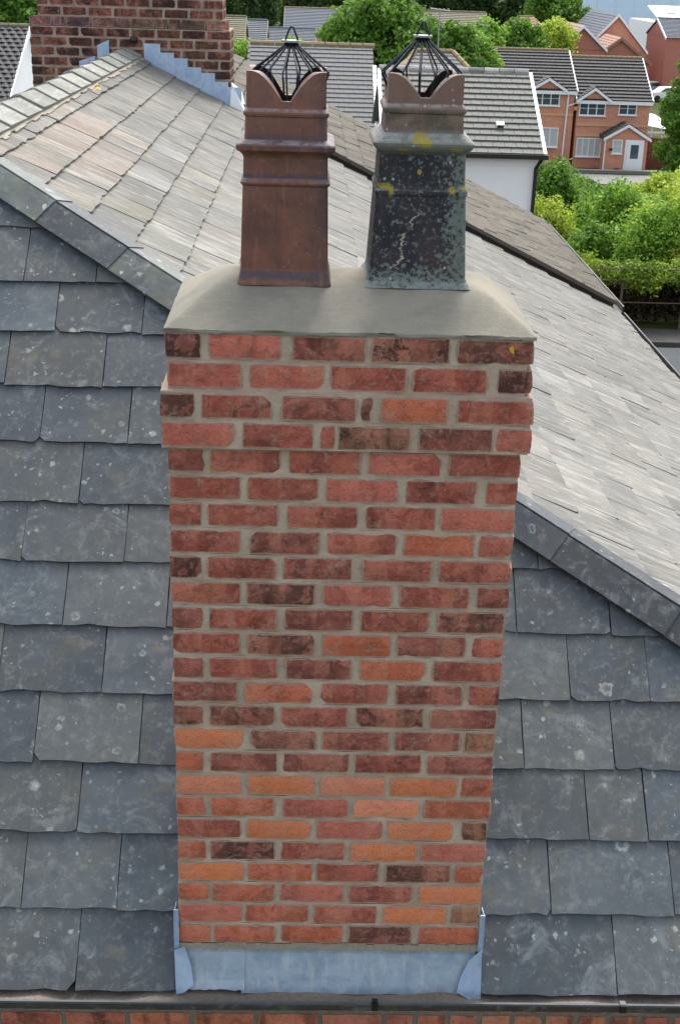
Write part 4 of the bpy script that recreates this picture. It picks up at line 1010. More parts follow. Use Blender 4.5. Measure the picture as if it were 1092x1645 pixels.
# ================================================================ REAR CHIMNEY ON THE RIDGE
rear = empty('ridge_chimney_stack', (-1.78, 9.65, -1.0), 'wide sooty brick chimney stack with stepped lead at the far end of the ridge', 'chimney')
def rear_chimney():
    r = random.Random(77); YF = 9.24; D_ = 0.66; ch = 0.0873
    X0, X1 = -2.71, -0.875; ins = 0.07
    ztop = 0.375     # top of the wide part
    core = MB(); f = 0.006
    core.box(X0 + f, X1 - f, YF + f, YF + D_ - f, -3.2, ztop); core.box(X0 + ins + f, X1 - ins - f, YF + ins * .6 + f, YF + D_ - ins - f, ztop, 1.62)
    core.build('mortar', M['old_mortar'], rear)
    pal = [(54, 38, 36), (70, 44, 42), (92, 56, 50), (40, 34, 36), (44, 36, 34), (84, 56, 48), (66, 60, 44), (118, 76, 64)]
    meshes = {}
    def brick(a, c, zc, yf, col, side=0, xf=0):
        w = c - a; key = (round(w, 2), r.randint(0, 2), side)
        if key not in meshes: meshes[key] = brick_mesh('brick', w, 0.074, 0.10, M['old_brick'], r.random(), 0.005)
        Mx = Matrix.Translation(((a + c) / 2, yf + 0.05, zc)) if not side else Matrix.Translation((xf - 0.05 * side, (a + c) / 2, zc)) @ Matrix.Rotation(rad(90) * side, 4, 'Z')
        link('brick', meshes[key], rear, tuple(v * r.uniform(0.85, 1.15) for v in lin(col)[:3]) + (1,), Mx)
    k = 0; z = ztop - ch / 2
    while z > -1.1:                                        # wide courses
        x = X0 if k % 2 == 0 else X0 - 0.115
        while x < X1 - 0.03:
            a = max(x, X0); c = min(x + 0.215, X1)
            zroof = z2((a + c) / 2) if (a + c) / 2 > RX else z2(2 * RX - (a + c) / 2)
            if c - a > 0.05 and z > zroof - 0.15:
                col = r.choice(pal)
                if k == 0: col = r.choice(pal[:4] + [(150, 84, 70)])
                if x > -1.5 and k > 1 and r.random() < 0.5: col = (78, 70, 50)
                brick(a, c, z, YF, col)
            x += 0.232
        for a, c in ([(YF + .115, YF + .33), (YF + .35, YF + .61)] if k % 2 else [(YF + .115, YF + .22), (YF + .24, YF + .45), (YF + .47, YF + .61)]): brick(a, c, z, YF, r.choice(pal), 1, X1)
        z -= ch; k += 1
    # chamfered blue plinth course
    x = X0; wd = MB(); wd.add([(-.1, 0, 0), (.1, 0, 0), (.1, .09, 0), (-.1, .09, 0), (-.1, .042, .078), (.1, .042, .078), (.1, .09, .078), (-.1, .09, .078)], [(0, 3, 2, 1), (0, 1, 5, 4), (1, 2, 6, 5), (2, 3, 7, 6), (3, 0, 4, 7), (4, 5, 6, 7)])
    me = wd.mesh('plinth_brick', M['old_brick'])
    for i in range(10):
        w = r.choice([0.215, 0.215, 0.10, 0.20]); w = min(w, X1 - x)
        if w < 0.04: break
        o = link('plinth_brick', me, rear, lin(r.choice([(62, 76, 92), (70, 82, 92), (56, 62, 74), (84, 84, 72)])), Matrix.Translation((x + w / 2, YF + 0.002, ztop + 0.006)) @ Matrix.Scale(w / 0.2, 4, (1, 0, 0)))
        x += w + 0.018
    z = ztop + ch * 1.5; k = 0
    while z < 1.58:
        x = X0 + ins if k % 2 == 0 else X0 + ins - 0.115
        while x < X1 - ins - 0.03:
            a = max(x, X0 + ins); c = min(x + 0.215, X1 - ins)
            if c - a > 0.04: brick(a, c, z, YF + ins * 0.6, r.choice(pal + [(116, 62, 54), (110, 62, 56)]))
            x += 0.232
        for a, c in ([(YF + .16, YF + .36), (YF + .38, YF + .54)] if k % 2 else [(YF + .16, YF + .26), (YF + .28, YF + .49)]): brick(a, c, z, YF, r.choice(pal), 1, X1 - ins)
        z += ch; k += 1
    # stepped lead flashing on the right of the ridge, two pieces on the left
    for i in range(7):
        xa = RX + 0.16 + i * 0.125; xb = xa + 0.150; zl = z2(xa) - 0.02; zr = z2(xb) - 0.02; zt_ = z2(xa) + 0.165 - 0.015 * (i % 2)
        b = MB(); yf = YF - 0.006 - 0.003 * (i % 2)
        b.slab([(xa, yf, zl), (xb, yf, zr), (xb, yf, zt_), (xa, yf, zt_)], (0, 1, 0), 0.003); b.build('stepped_flashing', M['lead_blue'], rear)
    for xa, xb, h in ((-2.27, -2.12, 0.13), (-2.10, -1.99, 0.19), (-2.42, -2.29, 0.10)):
        zl = z2(2 * RX - xa) ; b = MB(); b.slab([(xa, YF - 0.006, zl - 0.02), (xb, YF - 0.006, zl + 0.04), (xb, YF - 0.006, zl + h + .05), (xa, YF - 0.006, zl + h)], (0, 1, 0), 0.003); b.build('stepped_flashing', M['lead_blue'], rear)
    b = MB(); b.slab([(X1 - 0.01, YF - 0.03, z2(X1) - 0.03), (X1 + 0.16, YF - 0.05, z2(X1 + .16) - 0.01), (X1 + 0.10, YF + .1, z2(X1) + 0.14), (X1 + 0.01, YF - 0.0, z2(X1) + 0.22)], (0, 0.6, 0.3), 0.03); b.build('cement_fillet', M['white_render'], rear)
    b = MB(); b.box(-2.7, -0.9, YF - 0.02, YF + D_ + 0.02, 1.6, 1.68); b.build('cap_slab', M['flaunch'], rear)
rear_chimney()
b = MB(); b.smooth = True; b.tube([(-1.74, 9.25, 0.285), (-1.62, 9.27, 0.30), (-1.48, 9.30, 0.33), (-1.36, 9.33, 0.385), (-1.28, 9.34, 0.45)], 0.008, 6)
b.tube([(-1.765, 9.22, 0.25), (-1.755, 9.22, 0.30)], 0.032, 8)
tag(b.build('aerial_cable', M['black_plastic']), 'thin black cable rising from a clip at the ridge end across the sooty chimney', 'cable')

# ================================================================ FAR HOUSES
def tile_courses(parent, frame, W_, Ls, g, tw, mat, individual=False, name='roof_tile', r=None, left=None, right=None, thick=0.03, wave=0.0):
    """courses of tiles: frame x along eave 0..W_, y up the slope 0..Ls"""
    r = r or random.Random(1); n = int(round(Ls / g)); g = Ls / n
    b = MB(); protos = []
    if individual:
        for q in range(3):
            m_ = MB(); m_.add([(0.004, -0.01, 0.0), (tw - 0.004, -0.01, 0.0), (tw - 0.004, g, -0.005), (0.004, g, -0.005), (0.004, -0.01 + 0.004 * q, thick), (tw - 0.004, -0.01, thick), (tw - 0.004, g, 0.008), (0.004, g, 0.008)], [(0, 1, 5, 4), (1, 2, 6, 5), (3, 0, 4, 7), (4, 5, 6, 7)])
            protos.append(m_.mesh(name, mat))
    for j in range(n):
        xa = left(j * g) if left else 0; xb = right(j * g) if right else W_
        off = -(tw / 2) * (j % 2); x = xa + off; cnt = 0
        while x < xb - 0.01:
            a = max(x, xa); c = min(x + tw, xb)
            if c - a > 0.03:
                if individual:
                    o = link(name, protos[r.randint(0, 2)], parent, world=frame @ Matrix.Translation((a, j * g, 0)) @ Matrix.Scale((c - a) / tw, 4, (1, 0, 0)))
                else:
                    z_ = r.uniform(0, 0.006); M_ = frame
                    V = [(a + .003, j * g - .012, z_), (c - .003, j * g - .012, z_), (c - .003, j * g - .012, z_ + thick), (a + .003, j * g - .012, z_ + thick), (a + .003, j * g + g, 0.006), (c - .003, j * g + g, 0.006)]
                    if wave:
                        mx = (a + c) / 2; V += [(mx, j * g - .012, z_ + thick + wave), (mx, j * g + g, 0.006 + wave)]
                        b.add([M_ @ Vector(v) for v in V], [(0, 1, 2, 6, 3), (3, 6, 7, 4), (6, 2, 5, 7)])
                    else: b.add([M_ @ Vector(v) for v in V], [(0, 1, 2, 3), (3, 2, 5, 4)])
            x += tw
    if not individual:
        o = b.build(name + 's', mat, parent); o['kind'] = 'stuff'
def ridge_caps(parent, A, B, r_, mat, n, each=True):
    A, B = Vector(A), Vector(B)
    for i in range(n):
        a = A.lerp(B, i / n); c = A.lerp(B, (i + 0.93) / n); b = MB(); b.tube([a, c], [r_ * 1.06, r_], 8)
        b.build('ridge_tile', mat, parent)
def window(parent, x0, x1, z0, z1, y, lights=2, curtain=False, sill=True, bars=1):
    """casement window: white frame with mullions and glazing bars; panes are its sub-parts"""
    b = MB(); f = 0.06
    b.box(x0, x1, y - 0.05, y + 0.05, z0, z0 + f); b.box(x0, x1, y - 0.05, y + 0.05, z1 - f, z1)
    w = (x1 - x0 - f) / lights
    for i in range(lights + 1): b.box(x0 + w * i, x0 + w * i + f, y - 0.046, y + 0.046, z0 + f, z1 - f)
    for i in range(lights):
        for q in range(bars):
            zz = z0 + (z1 - z0) * (q + 1) / (bars + 1); b.box(x0 + w * i + f, x0 + w * (i + 1), y - 0.02, y + 0.015, zz - 0.012, zz + 0.012)
    if sill: b.box(x0 - 0.06, x1 + 0.06, y - 0.11, y - 0.051, z0 - 0.05, z0 + 0.01)
    wn_ = b.build('window', M['white_paint'], parent)
    for i in range(lights):
        p = MB(); p.box(x0 + w * i + f, x0 + w * (i + 1), y + 0.018, y + 0.028, z0 + f, z1 - f); p.build('pane', M['curtain'] if curtain else M['glass'], wn_)
    return wn_

# ---- white rendered house with the grey tiled roof
wh = empty('white_rendered_house', (3.7, 33, -8.5), 'white rendered house with grey tiled roof and black gutter beyond the mossy roof', 'house')
def white_house():
    r = random.Random(6)
    x0, x1 = 1.72, 5.86; ye, yr, ze, zr = 31.0, 34.5, -3.42, -1.68; yb = 38.0
    b = MB(); b.box(x0 + 0.1, x1 - 0.12, ye + 0.25, yb - 0.25, -8.6, ze + 0.02)
    b.slab([(x1 - 0.12, ye + 0.25, ze + .02), (x1 - 0.12, yb - 0.25, ze + .02), (x1 - 0.12, yr, zr - 0.16)], (-1, 0, 0), 0.2)
    b.build('wall', M['white_render'], wh)
    Ls = math.hypot(yr - ye, zr - ze); F = basis((x0, ye, ze), (1, 0, 0), (0, yr - ye, zr - ze))
    deck = MB(); deck.slab([F @ Vector(p) for p in ((0, 0, 0), (x1 - x0, 0, 0), (x1 - x0, Ls, 0), (0, Ls, 0))], F.col[2][:3], -0.08)
    d = deck.build('roof_slope', M['tile_grey'], wh)
    tile_courses(d, F, x1 - x0, Ls, 0.285, 0.30, M['tile_grey'], True, r=r, thick=0.052)
    deck = MB(); deck.slab([(x0, yr, zr), (x1, yr, zr), (x1, yb, ze), (x0, yb, ze)], (0, 0, -1), 0.08); deck.build('rear_roof_slope', M['tile_grey'], wh)
    ridge_caps(wh, (x0, yr, zr + 0.02), (x1, yr, zr + 0.02), 0.10, M['ridge_pale'], 10)
    for xx in (x0 - 0.03, x1 + 0.0):                       # mortared white verge, piece per course
        for i in range(14):
            b = MB(); b.box(-0.02, 0.07, i * Ls / 14, (i + 0.9) * Ls / 14, 0.0, 0.050, M=basis((xx, ye, ze), (1, 0, 0), (0, yr - ye, zr - ze))); b.build('verge_tile', M['white_paint'], wh)
    b = MB(); b.box(x0, x1 + 0.10, ye - 0.10, ye + 0.0, ze - 0.10, ze + 0.012); b.build('gutter', M['black_plastic'], wh)
    b = MB(); b.tube([(x1 - 0.05, ye - 0.02, ze - 0.08), (x1 - 0.16, ye + 0.16, ze - 0.35), (x1 - 0.17, ye + 0.17, -8.5)], 0.05, 8); b.build('downpipe', M['black_plastic'], wh)
    b = MB(); b.box(x0 + .12, x1 - 0.3, ye + 0.236, ye + 0.2495, ze - 0.34, ze - 0.30); b.build('render_bead', M['white_paint'], wh)
    T0 = F @ Matrix.Translation((3.1, 1.15, 0.03)); b = MB(); b.box(-0.10, 0.10, 0, 0.16, 0, 0.10, M=T0); v_ = b.build('roof_vent', M['white_paint'], wh)
    b = MB(); b.box(-0.08, 0.08, -0.006, 0.004, 0.012, 0.07, M=T0); b.build('vent_grille', M['black_plastic'], v_)
white_house()

# ---- long grey tiled roof further left
gh = empty('grey_tiled_house', (0, 43, -9), 'long grey tiled house seen between the two chimney pots, with white verge', 'house')
def grey_house():
    r = random.Random(16); x0, x1 = -2.32, 2.02; ye, yr, ze, zr = 39.6, 46.0, -4.85, -1.74
    Ls = math.hypot(yr - ye, zr - ze); F = basis((x0, ye, ze), (1, 0, 0), (0, yr - ye, zr - ze))
    b = MB(); b.box(x0 + .1, x1 - .1, ye + .3, 52.0, -9.2, ze + .02); b.slab([(x1 - .1, ye + .3, ze), (x1 - .1, 52, ze), (x1 - .1, yr, zr - .1)], (-1, 0, 0), 0.2); b.slab([(x0 + .1, ye + .3, ze), (x0 + .1, 52, ze), (x0 + .1, yr, zr - .1)], (1, 0, 0), 0.2); b.build('wall', M['white_render'], gh)
    b = MB(); b.slab([F @ Vector(p) for p in ((0, 0, 0), (x1 - x0, 0, 0), (x1 - x0, Ls, 0), (0, Ls, 0))], F.col[2][:3], -0.08)
    b.slab([(x0, yr, zr), (x1, yr, zr), (x1, 52.4, ze), (x0, 52.4, ze)], (0, 0, -1), 0.08); d = b.build('roof_slope', M['tile_greyblue'], gh)
    tile_courses(d, F, x1 - x0, Ls, 0.29, 0.33, M['tile_greyblue'], True, r=r, thick=0.04)
    ridge_caps(gh, (x0, yr, zr + 0.02), (x1 + 0.1, yr, zr + 0.02), 0.10, M['ridge_red'], 10)
    for i in range(20):
        b = MB(); b.box(-0.04, 0.09, i * Ls * 0.82 / 20, (i + 0.75) * Ls * 0.82 / 20, 0.0, 0.07, M=basis((x1, ye, ze), (1, 0, 0), (0, yr - ye, zr - ze))); b.build('verge_tile', M['white_paint'], gh)
    for i in range(20):
        b = MB(); b.box(-0.06, 0.03, i * Ls / 20, (i + 0.75) * Ls / 20, 0.0, 0.05, M=basis((x0, ye, ze), (1, 0, 0), (0, yr - ye, zr - ze))); b.build('verge_tile', M['tile_greyblue'], gh)
grey_house()
hp = empty('hipped_roof_house', (4.2, 44, -9), 'house with a hipped grey brown roof showing through the wires of the lichen pot guard', 'house')
def hipped():
    r = random.Random(23); x0, x1 = 2.16, 6.3; ye, yr, ze, zr = 42.5, 46.2, -3.30, -1.86
    b = MB(); b.box(x0 + .2, x1 - .2, ye + .3, 49.4, -9.2, ze); b.build('wall', M['far_brick_dark'], hp)
    ax, bx = x0 + 1.4, x1 - 1.4
    b = MB(); P = [(x0, ye, ze), (x1, ye, ze), (x1, 49.8, ze), (x0, 49.8, ze), (ax, yr, zr), (bx, yr, zr)]
    b.add(P, [(0, 1, 5, 4), (1, 2, 5), (2, 3, 4, 5), (3, 0, 4), (3, 2, 1, 0)]); d = b.build('roof', M['tile_drab'], hp)
    Ls = math.hypot(yr - ye, zr - ze); F = basis((x0, ye, ze), (1, 0, 0), (0, yr - ye, zr - ze))
    tile_courses(d, F, x1 - x0, Ls, 0.31, 0.33, M['tile_greyblue'], False, r=r, left=lambda t: t / Ls * 1.4, right=lambda t: x1 - x0 - t / Ls * 1.4)
    ridge_caps(d, (x0, ye, ze + .03), (ax, yr, zr + .03), 0.09, M['ridge_red'], 9); ridge_caps(d, (x1, ye, ze + .03), (bx, yr, zr + .03), 0.09, M['ridge_red'], 9); ridge_caps(d, (ax, yr, zr + .03), (bx, yr, zr + .03), 0.09, M['ridge_red'], 5)
hipped()

# ---- the pair of modern orange brick houses
def gable_piece(parent, name, xa, xb, zl, zapex, y0, y1, wall_mat, tile_mat, thick=0.12, barge=True):
    """small front gable with its own roof, triangular brick face and white bargeboards"""
    xm = (xa + xb) / 2
    g = MB(); g.slab([(xa + .12, y0 + .06, zl), (xb - .12, y0 + .06, zl), (xm, y0 + .06, zapex - .1)], (0, 1, 0), 0.2); g.build(name + '_face', wall_mat, parent)
    rf = MB()
    rf.slab([(xa, y0 - .1, zl), (xm, y0 - .1, zapex), (xm, y1, zapex), (xa, y1, zl)], (0, 0, 1), thick); rf.slab([(xm, y0 - .1, zapex), (xb, y0 - .1, zl), (xb, y1, zl), (xm, y1, zapex)], (0, 0, 1), thick)
    rf = rf.build(name + '_roof', tile_mat, parent)
    n = 7
    for (p, q) in (((xa, zl), (xm, zapex)), ((xb, zl), (xm, zapex))):
        b = MB()
        for i in range(n):
            a = Vector((p[0] + (q[0] - p[0]) * i / n, 0, p[1] + (q[1] - p[1]) * i / n)); c = Vector((p[0] + (q[0] - p[0]) * (i + 1) / n, 0, p[1] + (q[1] - p[1]) * (i + 1) / n))
            V = [(a.x, y0 - .12, a.z + thick + .05), (c.x, y0 - .12, c.z + thick + .01), (c.x, y1, c.z + thick + .01), (a.x, y1, a.z + thick + .05), (a.x, y0 - .12, a.z + thick), (a.x, y1, a.z + thick)]
            b.add(V, [(0, 1, 2, 3), (4, 0, 3, 5)])
        o = b.build('roof_tiles', tile_mat, rf); o['kind'] = 'stuff'
    if barge:
        for (p, q) in (((xa - .02, zl), (xm, zapex)), ((xb + .02, zl), (xm, zapex))):
            b = MB(); b.slab([(p[0], y0 - .14, p[1] - .10), (q[0], y0 - .14, q[1] - .10), (q[0], y0 - .14, q[1] + .09), (p[0], y0 - .14, p[1] + .09)], (0, 1, 0), 0.035); b.build('bargeboard', M['white_paint'], parent)
def brick_house(x0, x1, ze, zr, zb, label, left_gable=False):
    h = empty('brick_house', ((x0 + x1) / 2, 88, zb), label, 'house', 'pair of modern orange brick houses')
    yw, yr, ybk = 84.0, 88.0, 92.0
    b = MB(); b.box(x0 + .1, x1 - .1, yw, ybk, zb - .3, ze + .05)
    for xx, s in ((x0 + .1, 1), (x1 - .1, -1)): b.slab([(xx, yw, ze + .05), (xx, ybk, ze + .05), (xx, yr, zr - .12)], (s, 0, 0), 0.2)
    b.build('wall', M['far_brick'], h)
    ye = yw - .25; ze_ = ze - 0.05; Ls = math.hypot(yr - ye, zr - ze_); F = basis((x0, ye, ze_), (1, 0, 0), (0, yr - ye, zr - ze_))
    b = MB(); b.slab([F @ Vector(p) for p in ((0, 0, 0), (x1 - x0, 0, 0), (x1 - x0, Ls, 0), (0, Ls, 0))], F.col[2][:3], -0.1); b.slab([(x0, yr, zr), (x1, yr, zr), (x1, 92.3, ze_), (x0, 92.3, ze_)], (0, 0, -1), 0.1)
    d = b.build('roof_slope', M['tile_dark'], h)
    tile_courses(d, F, x1 - x0, Ls, 0.36, 0.30, M['tile_dark'], False, thick=0.085, r=random.Random(int(x0)))
    ridge_caps(h, (x0, yr, zr + .03), (x1, yr, zr + .03), 0.11, M['ridge_red'], 14)
    b = MB(); b.box(x0, x1, ye - .02, ye + .03, ze_ - .22, ze_ - .01); b.build('fascia', M['white_paint'], h)
    for xx in (x0 - .02, x1):
        b = MB(); b.box(-0.03, 0.05, 0, Ls, -0.16, 0.05, M=basis((xx, ye, ze_), (1, 0, 0), (0, yr - ye, zr - ze_))); b.build('bargeboard', M['white_paint'], h)
    return h
E_ = brick_house(11.0, 16.72, -6.05, -3.93, -10.7, 'orange brick house with one front gable, partly behind the white rendered house')
gable_piece(E_, 'dormer', 13.72, 16.05, -6.12, -5.42, 83.8, 86.3, M['far_brick'], M['tile_dark'])
window(E_, 13.99, 15.67, -7.04, -6.16, 83.97, 3); window(E_, 14.2, 15.76, -9.6, -8.39, 83.97, 3, True, bars=0)
b = MB(); b.box(11.2, 16.6, 83.94, 83.996, -7.64, -7.50); b.build('brick_band', M['buff_brick'], E_)
b = MB(); b.tube([(16.2, 83.9, -6.15), (16.12, 83.9, -10.5)], 0.05, 8); b.tube([(16.95, 83.9, -6.75), (16.15, 83.9, -7.05)], 0.04, 6); b.build('downpipe', M['white_paint'], E_)
F_ = brick_house(16.74, 21.62, -6.58, -4.28, -10.85, 'orange brick house with gabled porch and white front door')
gable_piece(F_, 'dormer', 16.72, 18.98, -6.72, -5.93, 83.75, 86.3, M['far_brick'], M['tile_dark'])
window(F_, 16.97, 18.66, -7.58, -6.69, 83.97, 3); window(F_, 19.5, 20.66, -7.49, -6.68, 83.97, 2); window(F_, 16.99, 18.60, -10.14, -8.97, 83.97, 4, True, bars=0)
b = MB(); b.box(16.86, 21.5, 83.94, 83.996, -8.22, -8.06); b.build('brick_band', M['buff_brick'], F_)
for (a, c, z_) in ((16.9, 18.75, -6.62), (19.4, 20.75, -6.66), (16.9, 18.7, -8.86)):
    b = MB(); b.box(a, c, 83.93, 83.995, z_, z_ + 0.15); b.build('lintel', M['buff_brick'], F_)
b = MB(); b.box(18.62, 21.28, 82.6, 83.99, -11.1, -8.78); b.build('porch_wall', M['far_brick'], F_)
gable_piece(F_, 'porch', 18.42, 21.42, -8.86, -7.98, 82.5, 84.0, M['far_brick'], M['tile_dark'])
window(F_, 19.02, 19.66, -9.73, -8.86, 82.58, 1, True, bars=1)
b = MB(); b.box(19.84, 21.04, 82.50, 82.598, -10.86, -8.86); b.build('door_frame', M['white_paint'], F_)
b = MB(); b.box(19.98, 20.90, 82.46, 82.498, -10.84, -8.98); dr = b.build('door', M['white_paint'], F_)
b = MB(); b.box(20.20, 20.70, 82.445, 82.458, -10.0, -9.15); b.build('door_glass', M['glass'], dr)
b = MB(); b.tube([(18.56, 82.55, -8.85), (18.56, 82.55, -10.9)], 0.045, 8); b.build('porch_downpipe', M['white_paint'], F_)
b = MB(); b.box(16.62, 16.82, 83.84, 83.93, -7.27, -7.04); b.build('alarm_box', plain('amber_box', (214, 150, 84), 0.5), F_)
b = MB(); b.tube([(19.4, 82.3, -10.95), (19.4, 82.3, -10.62)], [0.13, 0.18], 12); pl = b.build('plant_pot', M['black_plastic']); tag(pl, 'small black plant pot beside the porch door of the orange brick house', 'plant pot')
# hanging basket, carport and fence beside the houses
b = MB(); b.tube([(18.92, 82.4, -9.55), (18.92, 82.4, -9.40)], [0.08, 0.14], 10); hb = b.build('hanging_basket', M['bark']); tag(hb, 'small dark hanging basket on the porch wall left of the porch window', 'basket')
cp = empty('carport', (22.7, 88, -10.9), 'white framed carport with pale sheet roof beside the orange brick house', 'carport')
b = MB(); b.slab([(21.75, 86, -8.30), (24.2, 86, -8.72), (23.6, 91, -8.10), (21.75, 91, -7.85)], (0, 0, 1), 0.05); b.build('roof_sheet', plain('pale_sheet', (206, 210, 214), 0.5), cp)
for xx, yy, zz in ((21.9, 86.05, -8.32), (23.0, 86.05, -8.5), (24.1, 86.05, -8.7), (23.5, 90.8, -8.15)):
    b = MB(); b.box(xx - .05, xx + .05, yy - .05, yy + .05, -10.95, zz); b.build('post', M['white_paint'], cp)
b = MB(); b.box(21.8, 24.2, 85.93, 85.99, -8.78, -8.66); b.build('beam', M['white_paint'], cp)
fe = empty('timber_fence', (23.2, 85, -10.9), 'reddish brown board fence beneath the carport', 'fence')
fm = plain('stained_fence_boards', (112, 64, 50), 0.85)
for i in range(30):
    b = MB(); b.box(21.75 + i * 0.15, 21.75 + i * 0.15 + 0.14, 84.95 + 0.012 * (i % 2), 84.98 + 0.012 * (i % 2), -10.95, -8.98 + 0.01 * (i % 3)); b.build('fence_board', fm, fe)
for i in range(3):
    b = MB(); b.box(21.75, 26.25, 85.01, 85.06, -10.6 + i * 0.65, -10.52 + i * 0.65); b.build('fence_rail', fm, fe)
gw = empty('garden_wall', (18, 80.8, -10.9), 'low grey wall running in front of the orange brick houses', 'wall')
b = MB(); b.box(15.0, 21.8, 81.7, 81.9, -11.1, -10.70); b.build('wall', plain('grey_wall', (138, 134, 128), 0.9), gw)
b = MB(); b.box(15.0, 21.8, 81.66, 81.94, -10.70, -10.64); b.build('coping', plain('grey_coping', (160, 156, 148), 0.9), gw)
def aerial(x, y, z, name_label):
    e = empty('tv_aerial', (x, y, z), name_label, 'aerial'); b = MB(); b.tube([(x, y, z), (x, y, z + 1.5)], 0.025, 6); b.build('mast', M['wire_cap'], e)
    b = MB(); b.tube([(x - .35, y, z + 1.5), (x + .35, y, z + 1.42)], 0.02, 6)
    for i in range(5): b.tube([(x - .3 + i * .15, y - .25, z + 1.48), (x - .3 + i * .15, y + .25, z + 1.48)], 0.012, 4)
    b.build('boom', M['wire_cap'], e)
aerial(11.05, 88, -3.95, 'thin aerial mast at the gable end of the left orange brick house')
aerial(4.35, 46.2, -1.9, 'tv aerial on the hipped roof behind the lichen pot guard')

# ---- dark tiled roof at the left edge
lh = empty('dark_tiled_house', (-18, 58, -9.5), 'house with dark wavy tiled roof left of the sooty ridge chimney', 'house')
def left_house():
    x0, x1 = -24.0, -12.45; ye, yr, ze, zr = 51.0, 58.0, -5.6, -2.0; Ls = math.hypot(yr - ye, zr - ze); F = basis((x0, ye, ze), (1, 0, 0), (0, yr - ye, zr - ze))
    b = MB(); b.box(x0 + .2, x1 - .2, ye + .4, 64, -9.8, ze); b.slab([(x1 - .2, ye + .4, ze), (x1 - .2, 64, ze), (x1 - .2, yr, zr - .1)], (-1, 0, 0), 0.2); b.build('wall', M['white_render'], lh)
    b = MB(); b.slab([F @ Vector(p) for p in ((0, 0, 0), (x1 - x0, 0, 0), (x1 - x0, Ls, 0), (0, Ls, 0))], F.col[2][:3], -0.1); b.slab([(x0, yr, zr), (x1, yr, zr), (x1, 65, ze), (x0, 65, ze)], (0, 0, -1), 0.1); d = b.build('roof_slope', M['tile_dark'], lh)
    tile_courses(d, F, x1 - x0, Ls, 0.34, 0.33, M['tile_dark'], False, thick=0.05, wave=0.045, r=random.Random(9))
    ridge_caps(lh, (x0, yr, zr + .03), (x1, yr, zr + .03), 0.12, M['tile_drab'], 26)
    b = MB(); b.box(-0.05, 0.04, 0, Ls, -0.25, 0.03, M=basis((x1, ye, ze), (1, 0, 0), (0, yr - ye, zr - ze))); b.build('bargeboard', M['white_paint'], lh)
left_house()

# ---- roofs in the distance
def far_house(label, x0, x1, y0, y1, ze, zr, zb, wall, tile, axis='x', hip=0.0, ridge=None, barge=True, win=None, g=0.36):
    h = empty('distant_house', ((x0 + x1) / 2, (y0 + y1) / 2, zb), label, 'house'); b = MB()
    if axis == 'x':
        ym = (y0 + y1) / 2; b.box(x0 + .15, x1 - .15, y0 + .3, y1 - .3, zb - .5, ze + .03)
        if not hip:
            for xx, s in ((x0 + .15, 1), (x1 - .15, -1)): b.slab([(xx, y0 + .3, ze), (xx, y1 - .3, ze), (xx, ym, zr - .15)], (s, 0, 0), .2)
        b.build('wall', wall, h); F = basis((x0, y0, ze), (1, 0, 0), (0, ym - y0, zr - ze)); Ls = math.hypot(ym - y0, zr - ze)
        b = MB(); b.add([(x0, y0, ze), (x1, y0, ze), (x1 - hip, ym, zr), (x0 + hip, ym, zr), (x1, y1, ze), (x0, y1, ze)], [(0, 1, 2, 3), (3, 2, 4, 5), (1, 4, 2), (5, 0, 3)] if hip else [(0, 1, 2, 3), (3, 2, 4, 5)])
        d = b.build('roof', tile, h); tile_courses(d, F, x1 - x0, Ls, g, 0.6, tile, False, thick=.06, left=(lambda t: t / Ls * hip) if hip else None, right=(lambda t: x1 - x0 - t / Ls * hip) if hip else None)
        ridge_caps(h, (x0 + hip, ym, zr + .03), (x1 - hip, ym, zr + .03), 0.12, ridge or tile, 8)
        if barge and not hip:
            for xx in (x0 - .03, x1): b = MB(); b.box(-.03, .05, 0, Ls, -.2, .06, M=basis((xx, y0, ze), (1, 0, 0), (0, ym - y0, zr - ze))); b.build('bargeboard', M['white_paint'] if barge is True else barge, h)
    else:
        xm = (x0 + x1) / 2; b.box(x0 + .15, x1 - .15, y0 + .3, y1 - .3, zb - .5, ze + .03)
        for yy, s in ((y0 + .3, 1), (y1 - .3, -1)): b.slab([(x0 + .15, yy, ze), (x1 - .15, yy, ze), (xm, yy, zr - .15)], (0, s, 0), .2)
        b.build('wall', wall, h); Ls = math.hypot(xm - x0, zr - ze)
        b = MB(); b.slab([(x0, y0, ze), (xm, y0, zr), (xm, y1, zr), (x0, y1, ze)], (0, 0, 1), .1); b.slab([(xm, y0, zr), (x1, y0, ze), (x1, y1, ze), (xm, y1, zr)], (0, 0, 1), .1); d = b.build('roof', tile, h)
        tile_courses(d, basis((x0, y0, ze + .1), (0, -1, 0), (xm - x0, 0, zr - ze)) @ Matrix.Translation((-(y1 - y0), 0, 0)), y1 - y0, Ls, g, 0.6, tile, False, thick=.05)
        for p, q in (((x0 - .05, ze), (xm, zr)), ((x1 + .05, ze), (xm, zr))):
            b = MB(); b.slab([(p[0], y0 - .05, p[1] - .18), (q[0], y0 - .05, q[1] - .18), (q[0], y0 - .05, q[1] + .14), (p[0], y0 - .05, p[1] + .14)], (0, 1, 0), .045); b.build('bargeboard', M['white_paint'] if barge is True else barge, h)
    for w in (win or []): window(h, *w)
    return h
G = far_house('tall red brick gable house with white bargeboards and slate-blue roof, far up the road', 29.7, 36.8, 150, 166, -7.25, -3.4, -12, M['far_brick'], M['tile_slateblue'], 'y')
far_house('low buff-roofed gable building in front of the red brick gable', 28.4, 35.2, 141, 149, -7.9, -5.4, -12, M['far_brick_dark'], M['tile_buff'], 'y', barge=M['tile_buff'])
far_house('pinkish roofed house with white bargeboard beside the tall red gable', 25.0, 30.2, 140, 152, -6.6, -4.3, -12, M['far_brick_dark'], M['tile_buff'], 'y')
